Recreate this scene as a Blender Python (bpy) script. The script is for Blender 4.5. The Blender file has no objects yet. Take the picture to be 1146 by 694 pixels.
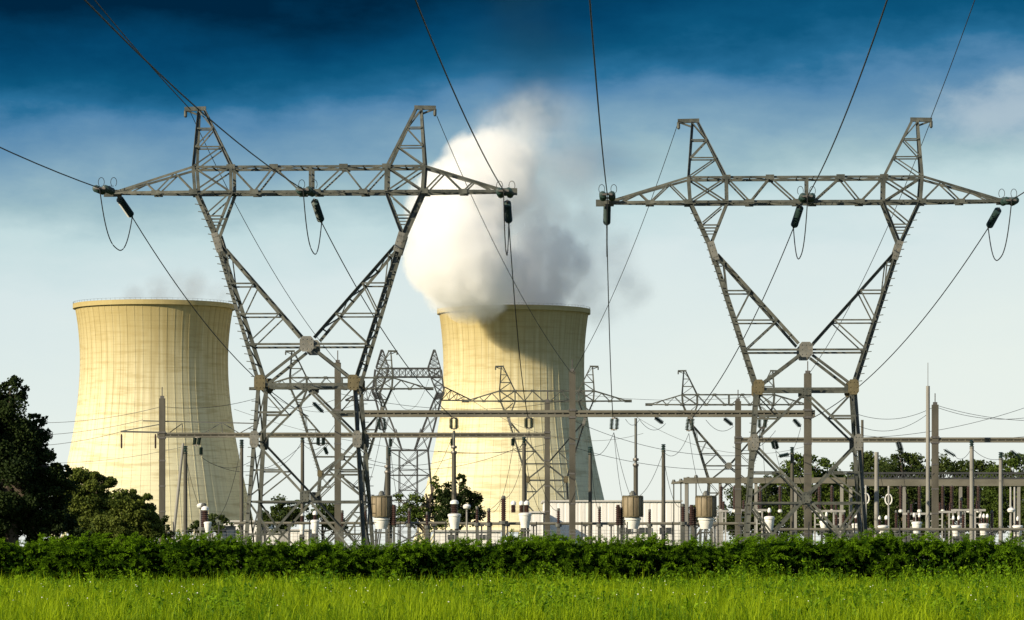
import bpy, math, random
import numpy as np
from mathutils import Vector, Matrix

random.seed(7); rng = np.random.default_rng(7)
S = bpy.context.scene
COL = S.collection
F = 4000.0; CAMH = 1.6; HZ = 611.0; CX = 573.0

# ------------------------------------------------------------ camera
cd = bpy.data.cameras.new('camera'); cam = bpy.data.objects.new('camera', cd); COL.objects.link(cam)
cam.location = (0, 0, CAMH); cam.rotation_euler = (math.radians(90), 0, 0)
cd.sensor_width = 36; cd.lens = F / 1146 * 36
cd.shift_y = (HZ - 347) / 1146
cd.clip_start = 0.5; cd.clip_end = 20000
S.camera = cam
# ------------------------------------------------------------ exposure
EXPO = 0.6
vs = S.view_settings
vs.view_transform = 'Standard'; vs.look = 'None'; vs.gamma = 1; vs.exposure = EXPO; vs.use_curve_mapping = False
S.render.engine = 'CYCLES'
S.cycles.volume_bounces = 10; S.cycles.max_bounces = 12; S.cycles.transparent_max_bounces = 16
S.cycles.volume_max_steps = 256
S.cycles.use_denoising = True
# ------------------------------------------------------------ sun + sky
SUN_AZ = (-0.80, -0.60); SUN_EL = math.radians(24)
sd = Vector((SUN_AZ[0] * math.cos(SUN_EL), SUN_AZ[1] * math.cos(SUN_EL), math.sin(SUN_EL)))
sl = bpy.data.lights.new('sun', 'SUN'); sun = bpy.data.objects.new('sun', sl); COL.objects.link(sun)
sl.energy = 4.8; sl.angle = math.radians(0.5); sl.color = (1.0, 0.86, 0.62)
sun.rotation_euler = sd.to_track_quat('Z', 'Y').to_euler(); sun.location = (-60, -60, 80)

def lin(c):
    return tuple(((v / 255) / 12.92 if v / 255 <= .04045 else ((v / 255 + .055) / 1.055) ** 2.4) for v in c)

class NT:
    """small node-tree helper"""
    def __init__(s, tree): s.t = tree; tree.nodes.clear()
    def n(s, typ, ins=None, **kw):
        nd = s.t.nodes.new(typ)
        for k, v in kw.items(): setattr(nd, k, v)
        for k, v in (ins or {}).items():
            sock = nd.inputs[k]
            if hasattr(v, 'is_output'): s.t.links.new(v, sock)
            else: sock.default_value = v
        return nd
    def math(s, op, a, b=0.0, c=0.0, clamp=False):
        nd = s.n('ShaderNodeMath', {0: a, 1: b, 2: c}, operation=op); nd.use_clamp = clamp; return nd.outputs[0]
    def vmath(s, op, a, b=(0, 0, 0)):
        nd = s.n('ShaderNodeVectorMath', {0: a, 1: b}, operation=op)
        return nd.outputs['Value'] if op in ('DISTANCE', 'DOT_PRODUCT', 'LENGTH') else nd.outputs[0]
    def ramp(s, fac, stops, interp='LINEAR'):
        nd = s.n('ShaderNodeValToRGB', {0: fac}); cr = nd.color_ramp; cr.interpolation = interp
        while len(cr.elements) < len(stops): cr.elements.new(0.5)
        for e, (p, c) in zip(cr.elements, stops):
            e.position = p; e.color = (c[0], c[1], c[2], 1) if not isinstance(c, (int, float)) else (c, c, c, 1)
        return nd.outputs[0]
    def mix(s, fac, a, b, blend='MIX'):
        nd = s.n('ShaderNodeMix', data_type='RGBA', blend_type=blend)
        for k, v in ((0, fac), (6, a), (7, b)):
            if hasattr(v, 'is_output'): s.t.links.new(v, nd.inputs[k])
            else: nd.inputs[k].default_value = v if k == 0 else (v[0], v[1], v[2], 1)
        return nd.outputs[2]
    def noise(s, vec, scale, detail=4, rough=.55):
        return s.n('ShaderNodeTexNoise', {'Vector': vec, 'Scale': scale, 'Detail': detail, 'Roughness': rough})
    def maprange(s, v, a, b, c=0.0, d=1.0, interp='SMOOTHSTEP'):
        nd = s.n('ShaderNodeMapRange', {0: v, 1: a, 2: b, 3: c, 4: d}, interpolation_type=interp); return nd.outputs[0]

W = bpy.data.worlds.new('World'); S.world = W; W.use_nodes = True
t = NT(W.node_tree)
tc = t.n('ShaderNodeTexCoord').outputs['Generated']
sep = t.n('ShaderNodeSeparateXYZ', {0: tc})
sky = t.n('ShaderNodeTexSky', sky_type='NISHITA', sun_disc=False, sun_elevation=SUN_EL,
          sun_rotation=math.atan2(SUN_AZ[0], SUN_AZ[1]), altitude=100, air_density=1.0, dust_density=0.6, ozone_density=2.0)
mp = t.n('ShaderNodeMapping', {'Vector': tc, 'Scale': (10, 10, 30), 'Rotation': (0, 0.08, 0)}).outputs[0]
n1 = t.noise(mp, 1.3, 7, .58).outputs[0]
mp2 = t.n('ShaderNodeMapping', {'Vector': tc, 'Scale': (34, 34, 62), 'Location': (3, 1, 2)}).outputs[0]
n2 = t.noise(mp2, 1.0, 6, .6).outputs[0]
# streaky high cloud lets the pale lower sky reach up into the blue
el = t.math('ADD', sep.outputs['Z'], t.math('MULTIPLY', t.math('SUBTRACT', n1, .5), .027))
el = t.math('ADD', el, t.math('MULTIPLY', t.math('SUBTRACT', n2, .5), .014))
el = t.math('SUBTRACT', el, t.math('MULTIPLY', sep.outputs['X'], .075))
K = 10.0 / 2 ** EXPO
def sk(c): return tuple(v * K / 16 for v in lin(c))
stops = [(611, (236, 241, 233)), (450, (231, 240, 234)), (300, (216, 231, 232)), (240, (196, 220, 223)), (200, (160, 191, 200)), (165, (128, 166, 189)),
         (112, (84, 135, 174)), (90, (40, 110, 152)), (60, (13, 86, 125)), (25, (4, 68, 106)), (-25, (0, 37, 64)), (-200, (0, 40, 72))]
E = [(math.sin(math.atan((HZ - y) / F)), sk(c)) for y, c in stops]
gr = t.ramp(t.math('MULTIPLY', el, 4.0), [(e * 4.0, c) for e, c in E])
gr = t.n('ShaderNodeVectorMath', {0: gr, 3: 16.0}, operation='SCALE').outputs[0]
# cloud banks; the first paints the plume's shaded drift into the sky
def bank(px, py, rx, rz):
    d0 = Vector(((px - CX) / F, 1, (HZ - py) / F)).normalized()
    v = t.vmath('SUBTRACT', tc, tuple(d0))
    v = t.vmath('MULTIPLY', v, (F / rx, 0, F / rz))
    return t.maprange(t.math('ADD', t.vmath('LENGTH', v), t.math('MULTIPLY', t.math('SUBTRACT', n2, .5), 2.2)), 1.3, .1)
gr = t.mix(t.math('MULTIPLY', bank(590, 40, 80, 60), .25), gr, tuple(v * 16 for v in sk((28, 52, 76))))
gr = t.mix(t.math('MULTIPLY', bank(1125, 125, 95, 40), .6), gr, tuple(v * 16 for v in sk((190, 205, 214))))
gr = t.mix(t.math('MULTIPLY', bank(660, 180, 60, 30), .5), gr, tuple(v * 16 for v in sk((120, 140, 160))))
fac = t.maprange(sep.outputs['Z'], .20, .42)
skyc = t.mix(fac, gr, sky.outputs[0])
bg = t.n('ShaderNodeBackground', {'Color': skyc, 'Strength': 0.1})
t.n('ShaderNodeOutputWorld', {'Surface': bg.outputs[0]})
try:
    W.cycles.sampling_method = 'AUTOMATIC'
except Exception: pass

# ============================================================ materials
def material(name): m = bpy.data.materials.new(name); m.use_nodes = True; return m, NT(m.node_tree)
def finish(t, bsdf, disp=None):
    t.n('ShaderNodeOutputMaterial', {'Surface': bsdf})

def rough_mat(name, a, b, scale=1.5, rough=.6, metal=0.0, stain=None, stain_amt=.5, bump=.0, coord='Object', stretch=(1, 1, 1)):
    m, t = material(name)
    tc = t.n('ShaderNodeTexCoord').outputs[coord]
    tc = t.n('ShaderNodeMapping', {'Vector': tc, 'Scale': stretch}).outputs[0]
    n = t.noise(tc, scale, 6, .6).outputs[0]
    c = t.mix(t.maprange(n, .32, .68), a, b)
    if stain:
        n2 = t.noise(tc, scale * 2.7, 5, .65).outputs[0]
        c = t.mix(t.math('MULTIPLY', t.maprange(n2, .52, .70), stain_amt), c, stain)
    ins = {'Base Color': c, 'Roughness': rough, 'Metallic': metal}
    if bump:
        ins['Normal'] = t.n('ShaderNodeBump', {'Height': n, 'Strength': bump, 'Distance': .05}).outputs[0]
    finish(t, t.n('ShaderNodeBsdfPrincipled', ins).outputs[0]); return m

def leaf_mat(name, dark, light, trans=.25, rough=.55, spec=.25):
    m, t = material(name)
    at = t.n('ShaderNodeAttribute', attribute_name='tint')
    c = t.mix(at.outputs['Fac'], dark, light)
    p = t.n('ShaderNodeBsdfPrincipled', {'Base Color': c, 'Roughness': rough, 'Specular IOR Level': spec})
    tr = t.n('ShaderNodeBsdfTranslucent', {'Color': t.mix(.5, c, (light[0] * 1.1, light[1] * 1.15, light[2] * .6))})
    finish(t, t.n('ShaderNodeMixShader', {0: trans, 1: p.outputs[0], 2: tr.outputs[0]}).outputs[0]); return m

M = {}
M['steel'] = rough_mat('galvanised_steel', (.042, .049, .044), (.108, .114, .099), 1.1, .6, .3, (.060, .052, .034), .55)
M['steel_far'] = rough_mat('far_steel', (.065, .070, .064), (.105, .11, .10), .6, .6, .2)
M['steel_dark'] = rough_mat('dark_lattice_steel', (.040, .043, .046), (.065, .068, .07), .6, .55, .3)
M['lichen'] = rough_mat('lichen_steel', (.075, .062, .030), (.120, .10, .052), 2.2, .75, .0, (.13, .11, .05), .7)
M['plate'] = rough_mat('bare_plate_steel', (.12, .122, .11), (.20, .198, .18), 1.5, .5, .2, (.30, .25, .18), .4)
M['bolt'] = rough_mat('bolt_steel', (.10, .095, .09), (.16, .15, .14), 3, .5, .5)
M['beam'] = rough_mat('beam_concrete', (.092, .087, .066), (.150, .142, .112), .7, .7, .0, (.12, .11, .08), .5, stretch=(.5, 1, 1))
M['pole'] = rough_mat('pole_concrete', (.048, .045, .034), (.090, .084, .066), .5, .75, .0, (.07, .06, .045), .5, stretch=(1, 1, .35))
M['pole_pale'] = rough_mat('pale_pole_concrete', (.17, .166, .15), (.25, .245, .225), .5, .7, .0, (.27, .25, .21), .4, stretch=(1, 1, .35))
M['white_steel'] = rough_mat('white_painted_steel', (.26, .255, .245), (.36, .355, .34), .8, .5, .0, (.42, .38, .30), .5)
M['porcelain'] = rough_mat('white_porcelain', (.66, .66, .64), (.78, .78, .75), 1.0, .28, .0, (.45, .42, .36), .35)
M['brown'] = rough_mat('brown_porcelain', (.028, .015, .012), (.055, .027, .020), 2.0, .25)
M['glass'] = rough_mat('insulator_glass', (.010, .028, .026), (.024, .052, .046), 3.0, .42)
M['drum'] = rough_mat('weathered_drum', (.14, .11, .065), (.235, .19, .12), 1.1, .65, .0, (.09, .07, .04), .7, stretch=(1, 1, .35))
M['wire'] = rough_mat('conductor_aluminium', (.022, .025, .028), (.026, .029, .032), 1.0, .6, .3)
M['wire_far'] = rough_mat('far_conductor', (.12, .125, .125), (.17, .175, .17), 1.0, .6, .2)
M['dark'] = rough_mat('dark_cabinet_paint', (.03, .032, .034), (.06, .062, .062), 1.5, .5)
M['shed'] = rough_mat('white_cladding', (.66, .65, .63), (.72, .71, .69), .25, .55, .0, (.50, .47, .41), .4, stretch=(1, 1, .2))
M['roof'] = rough_mat('shed_roof', (.42, .41, .39), (.50, .49, .47), .3, .6)
M['window'] = rough_mat('dark_window', (.03, .035, .04), (.05, .055, .06), 1, .15)
M['bark'] = rough_mat('bark', (.055, .042, .03), (.10, .08, .06), 1.5, .9)
M['lamp'] = rough_mat('lamp_cover', (.65, .65, .63), (.72, .72, .70), 1, .3)

def tower_mat(name, zt, r0, seed):
    m, t = material(name)
    o = t.n('ShaderNodeTexCoord').outputs['Object']
    sp = t.n('ShaderNodeSeparateXYZ', {0: o})
    ang = t.math('ARCTAN2', sp.outputs['Y'], sp.outputs['X'])
    cyl = t.n('ShaderNodeCombineXYZ', {0: t.math('MULTIPLY', ang, r0), 1: t.math('ADD', sp.outputs['Z'], seed), 2: seed}).outputs[0]
    v1 = t.n('ShaderNodeMapping', {'Vector': cyl, 'Scale': (.35, .012, 1)}).outputs[0]      # long run-off streaks
    v2 = t.n('ShaderNodeMapping', {'Vector': cyl, 'Scale': (.035, .30, 1)}).outputs[0]       # pour lifts
    v3 = t.n('ShaderNodeMapping', {'Vector': cyl, 'Scale': (.04, .03, 1)}).outputs[0]
    n1 = t.noise(v1, 1, 5, .6).outputs[0]; n2 = t.noise(v2, 1, 3, .6).outputs[0]; n3 = t.noise(v3, 1, 5, .6).outputs[0]
    base = t.mix(t.maprange(n3, .3, .7), (.645, .60, .40), (.715, .67, .46))
    # ragged weathering towards the mouth; height gradient also paints in the hazy bright foot
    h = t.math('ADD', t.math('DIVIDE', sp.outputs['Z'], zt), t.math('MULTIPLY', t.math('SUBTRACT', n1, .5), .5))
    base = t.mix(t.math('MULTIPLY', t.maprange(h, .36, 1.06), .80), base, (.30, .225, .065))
    base = t.mix(t.math('MULTIPLY', t.maprange(n1, .48, .72), .38), base, (.37, .30, .155))
    base = t.mix(t.math('MULTIPLY', t.maprange(n2, .48, .66), .42), base, (.33, .26, .11))
    # narrow joints between the formwork panels
    fr = t.math('FRACT', t.math('DIVIDE', sp.outputs['Z'], 3.4))
    jt = t.math('LESS_THAN', fr, .12)
    base = t.mix(t.math('MULTIPLY', jt, .16), base, (.24, .19, .10))
    finish(t, t.n('ShaderNodeBsdfPrincipled', {'Base Color': base, 'Roughness': .85, 'Specular IOR Level': .2}).outputs[0]); return m

# ============================================================ geometry helpers
def Wp(px, py, D): return Vector(((px - CX) * D / F, D, CAMH + (HZ - py) * D / F))

class MB:
    def __init__(s): s.v = []; s.f = []
    def add(s, vs, fs):
        b = len(s.v); s.v += [tuple(p) for p in vs]; s.f += [tuple(i + b for i in f) for f in fs]
    def frame(s, p, q, up=None):
        d = (q - p)
        if d.length < 1e-6: d = Vector((0, 0, 1))
        d.normalize()
        r = up or (Vector((0, 1, 0)) if abs(d.y) < .9 else Vector((1, 0, 0)))
        a = d.cross(r).normalized(); b = a.cross(d).normalized(); return a, b
    def bar(s, p, q, w, h=None, up=None):
        p, q = Vector(p), Vector(q); h = h or w; a, b = s.frame(p, q, up); a = a * w / 2; b = b * h / 2
        s.add([p - a - b, p + a - b, p + a + b, p - a + b, q - a - b, q + a - b, q + a + b, q - a + b],
              [(3, 2, 1, 0), (4, 5, 6, 7), (0, 1, 5, 4), (1, 2, 6, 5), (2, 3, 7, 6), (3, 0, 4, 7)])
    def angle(s, p, q, w, sx=1, sy=1):
        w = w * (.62 if w < .2 else .70)
        """rolled L section"""
        p, q = Vector(p), Vector(q); a, b = s.frame(p, q); a = a * w * sx; b = b * w * sy; k = .16
        pr = [a * -.5 + b * -.5, a * .5 + b * -.5, a * .5 + b * (-.5 + k), a * (-.5 + k) + b * (-.5 + k), a * (-.5 + k) + b * .5, a * -.5 + b * .5]
        n = 6; vs = [p + x for x in pr] + [q + x for x in pr]
        fs = [(i, (i + 1) % n, n + (i + 1) % n, n + i) for i in range(n)] + [tuple(range(n))[::-1], tuple(range(n, 2 * n))]
        s.add(vs, fs)
    def tube(s, pts, r, n=6):
        pts = [Vector(p) for p in pts]; rs = r if isinstance(r, (list, tuple)) else [r] * len(pts); vs = []; fs = []
        for i, p in enumerate(pts):
            d = pts[min(i + 1, len(pts) - 1)] - pts[max(i - 1, 0)]
            a, b = s.frame(Vector((0, 0, 0)), d if d.length > 1e-9 else Vector((0, 0, 1)))
            for k in range(n):
                th = 2 * math.pi * k / n; vs.append(p + (a * math.cos(th) + b * math.sin(th)) * rs[i])
        for i in range(len(pts) - 1):
            for k in range(n):
                k2 = (k + 1) % n; fs.append((i * n + k, i * n + k2, (i + 1) * n + k2, (i + 1) * n + k))
        fs += [tuple(range(n))[::-1], tuple(range((len(pts) - 1) * n, len(pts) * n))]
        s.add(vs, fs)
    def lathe(s, prof, c=(0, 0, 0), n=16, axis=None):
        """prof: (radius, height) list along axis (default z)"""
        c = Vector(c); ax = Vector(axis).normalized() if axis else Vector((0, 0, 1))
        a, b = s.frame(Vector((0, 0, 0)), ax); vs = []; fs = []
        for r, h in prof:
            for k in range(n):
                th = 2 * math.pi * k / n; vs.append(c + ax * h + (a * math.cos(th) + b * math.sin(th)) * max(r, 1e-4))
        for i in range(len(prof) - 1):
            for k in range(n):
                k2 = (k + 1) % n; fs.append((i * n + k, i * n + k2, (i + 1) * n + k2, (i + 1) * n + k))
        fs += [tuple(range(n))[::-1], tuple(range((len(prof) - 1) * n, len(prof) * n))]
        s.add(vs, fs)
    def box(s, c, d):
        c = Vector(c); s.bar(c - Vector((0, 0, d[2] / 2)), c + Vector((0, 0, d[2] / 2)), d[0], d[1])
    def prism(s, poly, y0, y1):
        """poly in (x, z), extruded along y"""
        n = len(poly); vs = [(x, y0, z) for x, z in poly] + [(x, y1, z) for x, z in poly]
        fs = [(i, (i + 1) % n, n + (i + 1) % n, n + i) for i in range(n)] + [tuple(range(n))[::-1], tuple(range(n, 2 * n))]
        s.add(vs, fs)
    def build(s, name, mat, parent=None, off=None, smooth=False):
        me = bpy.data.meshes.new(name); o = off if off is not None else Vector((0, 0, 0))
        me.from_pydata([(x - o[0], y - o[1], z - o[2]) for x, y, z in s.v], [], s.f)
        import bmesh
        bm = bmesh.new(); bm.from_mesh(me); bmesh.ops.recalc_face_normals(bm, faces=bm.faces); bm.to_mesh(me); bm.free()
        me.materials.append(M[mat] if isinstance(mat, str) else mat)
        if smooth:
            me.polygons.foreach_set('use_smooth', [True] * len(me.polygons))
            try: me.set_sharp_from_angle(angle=math.radians(40))
            except Exception: pass
        ob = bpy.data.objects.new(name, me); COL.objects.link(ob)
        if parent: ob.parent = parent
        return ob

def tag(o, label, cat, group=None, kind=None):
    if label: o['label'] = label
    if cat: o['category'] = cat
    if group: o['group'] = group
    if kind: o['kind'] = kind
    return o
def thing(name, label, cat, loc=(0, 0, 0), group=None, rz=0.0):
    o = bpy.data.objects.new(name, None); COL.objects.link(o); o.location = loc; o.rotation_euler = (0, 0, rz); o.empty_display_size = .5
    return tag(o, label, cat, group)
def mono(name, mb, mat, label, cat, group=None, base=None, smooth=False, kind=None):
    o = mb.build(name, mat, None, base, smooth)
    if base is not None: o.location = base
    return tag(o, label, cat, group, kind)
def dup(root, loc, rz, label, group=None, scale=1.0):
    r = root.copy(); COL.objects.link(r); r.location = loc; r.rotation_euler = (0, 0, rz); r.scale = (scale,) * 3; r['label'] = label
    if group: r['group'] = group
    for ch in list(root.children):
        c = ch.copy(); COL.objects.link(c); c.parent = r
        for g in list(ch.children):
            d = g.copy(); COL.objects.link(d); d.parent = c
    return r

def raw_mesh(name, V, polys, mat, parent=None, tint=None, normals_up=False):
    """V (N,3); polys: list of (M,k) int arrays"""
    me = bpy.data.meshes.new(name)
    me.vertices.add(len(V)); me.vertices.foreach_set('co', V.astype(np.float32).ravel())
    loops = np.concatenate([p.ravel() for p in polys]); tot = np.concatenate([np.full(len(p), p.shape[1]) for p in polys])
    start = np.concatenate([[0], np.cumsum(tot)[:-1]])
    me.loops.add(len(loops)); me.loops.foreach_set('vertex_index', loops.astype(np.int32))
    me.polygons.add(len(tot)); me.polygons.foreach_set('loop_start', start.astype(np.int32))
    try: me.polygons.foreach_set('loop_total', tot.astype(np.int32))
    except Exception: pass
    me.update(calc_edges=True)
    if tint is not None:
        a = me.attributes.new('tint', 'FLOAT', 'POINT'); a.data.foreach_set('value', tint.astype(np.float32))
    me.materials.append(M[mat]); me.validate()
    o = bpy.data.objects.new(name, me); COL.objects.link(o)
    if parent: o.parent = parent
    return o
def unit(a): return a / np.maximum(np.linalg.norm(a, axis=1, keepdims=True), 1e-9)
def leaf_arrays(P, size, aspect=.55, droop=None, jitter=1.0):
    """pointed leaf quads at P; returns V, quads, n per leaf 4"""
    n = len(P); d = unit(rng.normal(size=(n, 3)) * jitter + (0 if droop is None else droop)); r = unit(np.cross(d, rng.normal(size=(n, 3))))
    s = (size * rng.uniform(.6, 1.3, n))[:, None] if np.isscalar(size) else size[:, None]
    V = np.stack([P - d * s * .5, P + r * s * aspect * .5, P + d * s * .5, P - r * s * aspect * .5], 1).reshape(-1, 3)
    return V, np.arange(n * 4).reshape(-1, 4)

# ============================================================ ground
m, t = material('meadow_ground')
o_ = t.n('ShaderNodeTexCoord').outputs['Object']
n_ = t.noise(o_, .35, 8, .65).outputs[0]; n2_ = t.noise(o_, 6, 5, .6).outputs[0]
c_ = t.mix(t.maprange(n_, .3, .7), (.035, .060, .012), (.060, .085, .018)); c_ = t.mix(t.math('MULTIPLY', t.maprange(n2_, .45, .7), .5), c_, (.05, .04, .02))
finish(t, t.n('ShaderNodeBsdfPrincipled', {'Base Color': c_, 'Roughness': .95}).outputs[0]); M['ground'] = m
g = MB(); g.add([(-9000, -300, 0), (9000, -300, 0), (9000, 16000, 0), (-9000, 16000, 0)], [(0, 1, 2, 3)])
tag(g.build('ground', 'ground'), None, None, kind='structure')

# ============================================================ cooling towers
def cooling_tower(cx, D, prof_px, label, seed):
    s = D / F; base = Vector(((cx - CX) * s, D, 0)); R = thing('cooling_tower', label, 'cooling tower', base)
    pr = [(hw * s, CAMH + (HZ - y) * s) for y, hw in prof_px]; pr.sort(key=lambda a: a[1])
    zs = np.array([p[1] for p in pr]); rs = np.array([p[0] for p in pr]); zt = zs[-1]
    co = np.polyfit(zs, rs, 4)
    rad = lambda z: float(np.polyval(co, z))
    z0 = 11.0; N = 192; L = 46
    prof = [(rad(z0 + (zt - z0) * i / L), z0 + (zt - z0) * i / L) for i in range(L + 1)]
    inner = [(r - 1.0, z) for r, z in prof[::-1]]
    mb = MB()
    vs = []; fs = []; full = prof + inner; n = len(full)
    for r, z in full:
        for k in range(N):
            th = 2 * math.pi * k / N; vs.append((r * math.cos(th), r * math.sin(th), z))
    for i in range(n):
        i2 = (i + 1) % n
        for k in range(N): fs.append((i * N + k, i * N + (k + 1) % N, i2 * N + (k + 1) % N, i2 * N + k))
    mb.add(vs, fs)
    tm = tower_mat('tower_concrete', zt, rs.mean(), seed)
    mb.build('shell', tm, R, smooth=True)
    rb = MB()
    for k in range(60):                                    # thin meridional wind ribs
        th = 2 * math.pi * (k + .5) / 60; ca, sa = math.cos(th), math.sin(th); w = .30
        pts = []; 
        for r, z in prof[::2]:
            r0, r1 = r - .2, r + .12
            pts += [(r0 * ca + w * sa, r0 * sa - w * ca, z), (r1 * ca + w * sa, r1 * sa - w * ca, z), (r1 * ca - w * sa, r1 * sa + w * ca, z), (r0 * ca - w * sa, r0 * sa + w * ca, z)]
        q = len(prof[::2]); rb.add(pts, [(i * 4 + a, i * 4 + a + 1, i * 4 + a + 5, i * 4 + a + 4) for i in range(q - 1) for a in range(3)])
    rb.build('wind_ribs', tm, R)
    rm = MB(); r = rad(zt)
    vs = []; fs = []; sec = [(r - 1.3, zt - 2.6), (r + 1.1, zt - 2.6), (r + 1.1, zt + .5), (r - 1.3, zt + .5)]
    for rr, z in sec:
        for k in range(N): th = 2 * math.pi * k / N; vs.append((rr * math.cos(th), rr * math.sin(th), z))
    for i in range(4):
        for k in range(N): fs.append((i * N + k, i * N + (k + 1) % N, ((i + 1) % 4) * N + (k + 1) % N, ((i + 1) % 4) * N + k))
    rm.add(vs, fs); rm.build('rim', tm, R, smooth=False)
    rl = MB()                                              # rail and posts on the rim walkway
    for k in range(96):
        th = 2 * math.pi * k / 96; th2 = 2 * math.pi * (k + 1) / 96; a = Vector((math.cos(th) * (r + .9), math.sin(th) * (r + .9), zt + .5)); b = Vector((math.cos(th2) * (r + .9), math.sin(th2) * (r + .9), zt + .5))
        rl.bar(a, a + Vector((0, 0, 1.2)), .12); rl.bar(a + Vector((0, 0, 1.2)), b + Vector((0, 0, 1.2)), .1)
    rl.build('rim_railing', 'steel_dark', R)
    lg = MB(); rb_ = rad(z0)
    for k in range(44):                                    # raking columns at the air inlet
        th = 2 * math.pi * k / 44
        for dlt in (-1, 1):
            t2 = th + dlt * math.pi / 44
            lg.tube([((rb_ + 3.5) * math.cos(th), (rb_ + 3.5) * math.sin(th), -.2), ((rb_ - .5) * math.cos(t2), (rb_ - .5) * math.sin(t2), z0 + .4)], .55, 6)
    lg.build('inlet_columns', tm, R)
    return R, rad, zt
T1 = [(342, 88.3), (360, 85.8), (385, 83.2), (428, 82.3), (471, 88), (514, 95.7), (545, 102), (590, 112), (613, 117.5)]
T2 = [(347.5, 83.8), (370, 81.2), (400, 79), (430, 78.8), (467, 82.2), (508, 90), (540, 97), (590, 107), (613, 112)]
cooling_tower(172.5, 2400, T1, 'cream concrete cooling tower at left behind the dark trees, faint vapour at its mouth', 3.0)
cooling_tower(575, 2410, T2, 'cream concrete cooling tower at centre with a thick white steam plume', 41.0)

# ============================================================ steam
def steam(name, label, cx, cy, D, balls, dens, warp, erode, scale, step, aniso=.0, pad=1.15, color=(1, 1, 1)):
    s = D / F; org = Vector(((cx - CX) * s, D, CAMH + (HZ - cy) * s))
    B = [(Vector(((px - cx) * s, dy, (cy - py) * s)), r * s, w) for px, py, r, dy, w in balls]
    import bmesh
    bm = bmesh.new()
    for c, r, w in B: bmesh.ops.create_icosphere(bm, subdivisions=3, radius=r * pad, matrix=Matrix.Translation(c))
    me = bpy.data.meshes.new(name); bm.to_mesh(me); bm.free()
    tmp = bpy.data.objects.new('tmp', me); COL.objects.link(tmp)
    md = tmp.modifiers.new('r', 'REMESH'); md.mode = 'VOXEL'; md.voxel_size = max(2.0, min(b[1] for b in B) * .25)
    dg = bpy.context.evaluated_depsgraph_get(); dg.update()
    me2 = bpy.data.meshes.new_from_object(tmp.evaluated_get(dg)); me2.name = name
    bpy.data.objects.remove(tmp); bpy.data.meshes.remove(me)
    o = bpy.data.objects.new(name, me2); COL.objects.link(o); o.location = org
    m, t = material(name + '_vapour')
    P = t.n('ShaderNodeTexCoord').outputs['Object']
    nz = t.noise(P, scale, 6, .62).outputs['Color']
    wv = t.n('ShaderNodeVectorMath', {0: t.vmath('SUBTRACT', nz, (.5, .5, .5)), 3: warp * 2}, operation='SCALE').outputs[0]
    Pw = t.vmath('ADD', P, wv)
    tot = None
    for c, r, w in B:
        d = t.vmath('DISTANCE', Pw, tuple(c))
        k = t.maprange(d, r, r * (.80 if w > .6 else .25), 0.0, w)
        tot = k if tot is None else t.math('MAXIMUM', tot, k)
    n2 = t.noise(P, scale * 2.6, 4, .62).outputs[0]
    er = t.maprange(n2, .5 - erode, .5 + erode * .3, .06, 1.0)
    dn = t.math('MULTIPLY', t.math('MULTIPLY', tot, er), dens)
    pv = t.n('ShaderNodeVolumePrincipled', {'Color': (*color, 1), 'Density': dn, 'Anisotropy': aniso})
    t.n('ShaderNodeOutputMaterial', {'Volume': pv.outputs[0]})
    try: m.cycles.volume_step_rate = step
    except Exception: pass
    try: m.volume_step_rate = step
    except Exception: pass
    me2.materials.clear(); me2.materials.append(m)
    return tag(o, label, 'steam')
steam('steam_plume', 'thick white plume of steam billowing out of the centre cooling tower', 576, 343, 2410,
      [(511, 300, 62, -92, 1.0), (536, 322, 46, -72, 1.0), (520, 248, 60, -60, 1.0), (548, 205, 58, -40, .7), (574, 172, 58, -20, .34), (596, 142, 54, -10, .17), (560, 150, 40, -20, .2), (556, 318, 50, -15, 1.0),
       (592, 240, 56, 0, .5), (606, 296, 56, 5, .62), (590, 332, 52, 0, .9), (640, 300, 56, 15, .28), (642, 245, 58, 15, .18), (664, 322, 50, 15, .22),
       (700, 316, 42, 20, .20), (676, 345, 26, 10, .18), (632, 195, 62, 10, .15), (620, 135, 58, 10, .075), (642, 332, 36, 5, .4), (684, 285, 48, 20, .19)],
      .085, 18.0, .24, .026, .28, aniso=-.15)
steam('shaded_plume_drift', 'thin shaded steam, tinted dark, drifting up from the plume to the top of the photo', 595, 60, 2410,
      [(596, 118, 46, 0, .5), (606, 80, 50, 0, .5), (592, 40, 54, 0, .5), (578, 0, 58, 0, .5), (600, -34, 60, 0, .5), (640, 60, 40, 0, .3)], .022, 26.0, .38, .022, .5, color=(.02, .10, .20))  # dark volume colour stands in for shade on the upper plume
steam('vapour_wisp', 'faint thin vapour drifting off the left cooling tower mouth', 172, 340, 2400,
      [(150, 334, 20, 0, .5), (180, 328, 26, 0, .5), (215, 324, 28, 0, .5), (245, 330, 20, 0, .4), (200, 316, 22, 0, .3)], .055, 6.0, .22, .05, .4, color=(.42, .43, .47))

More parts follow.
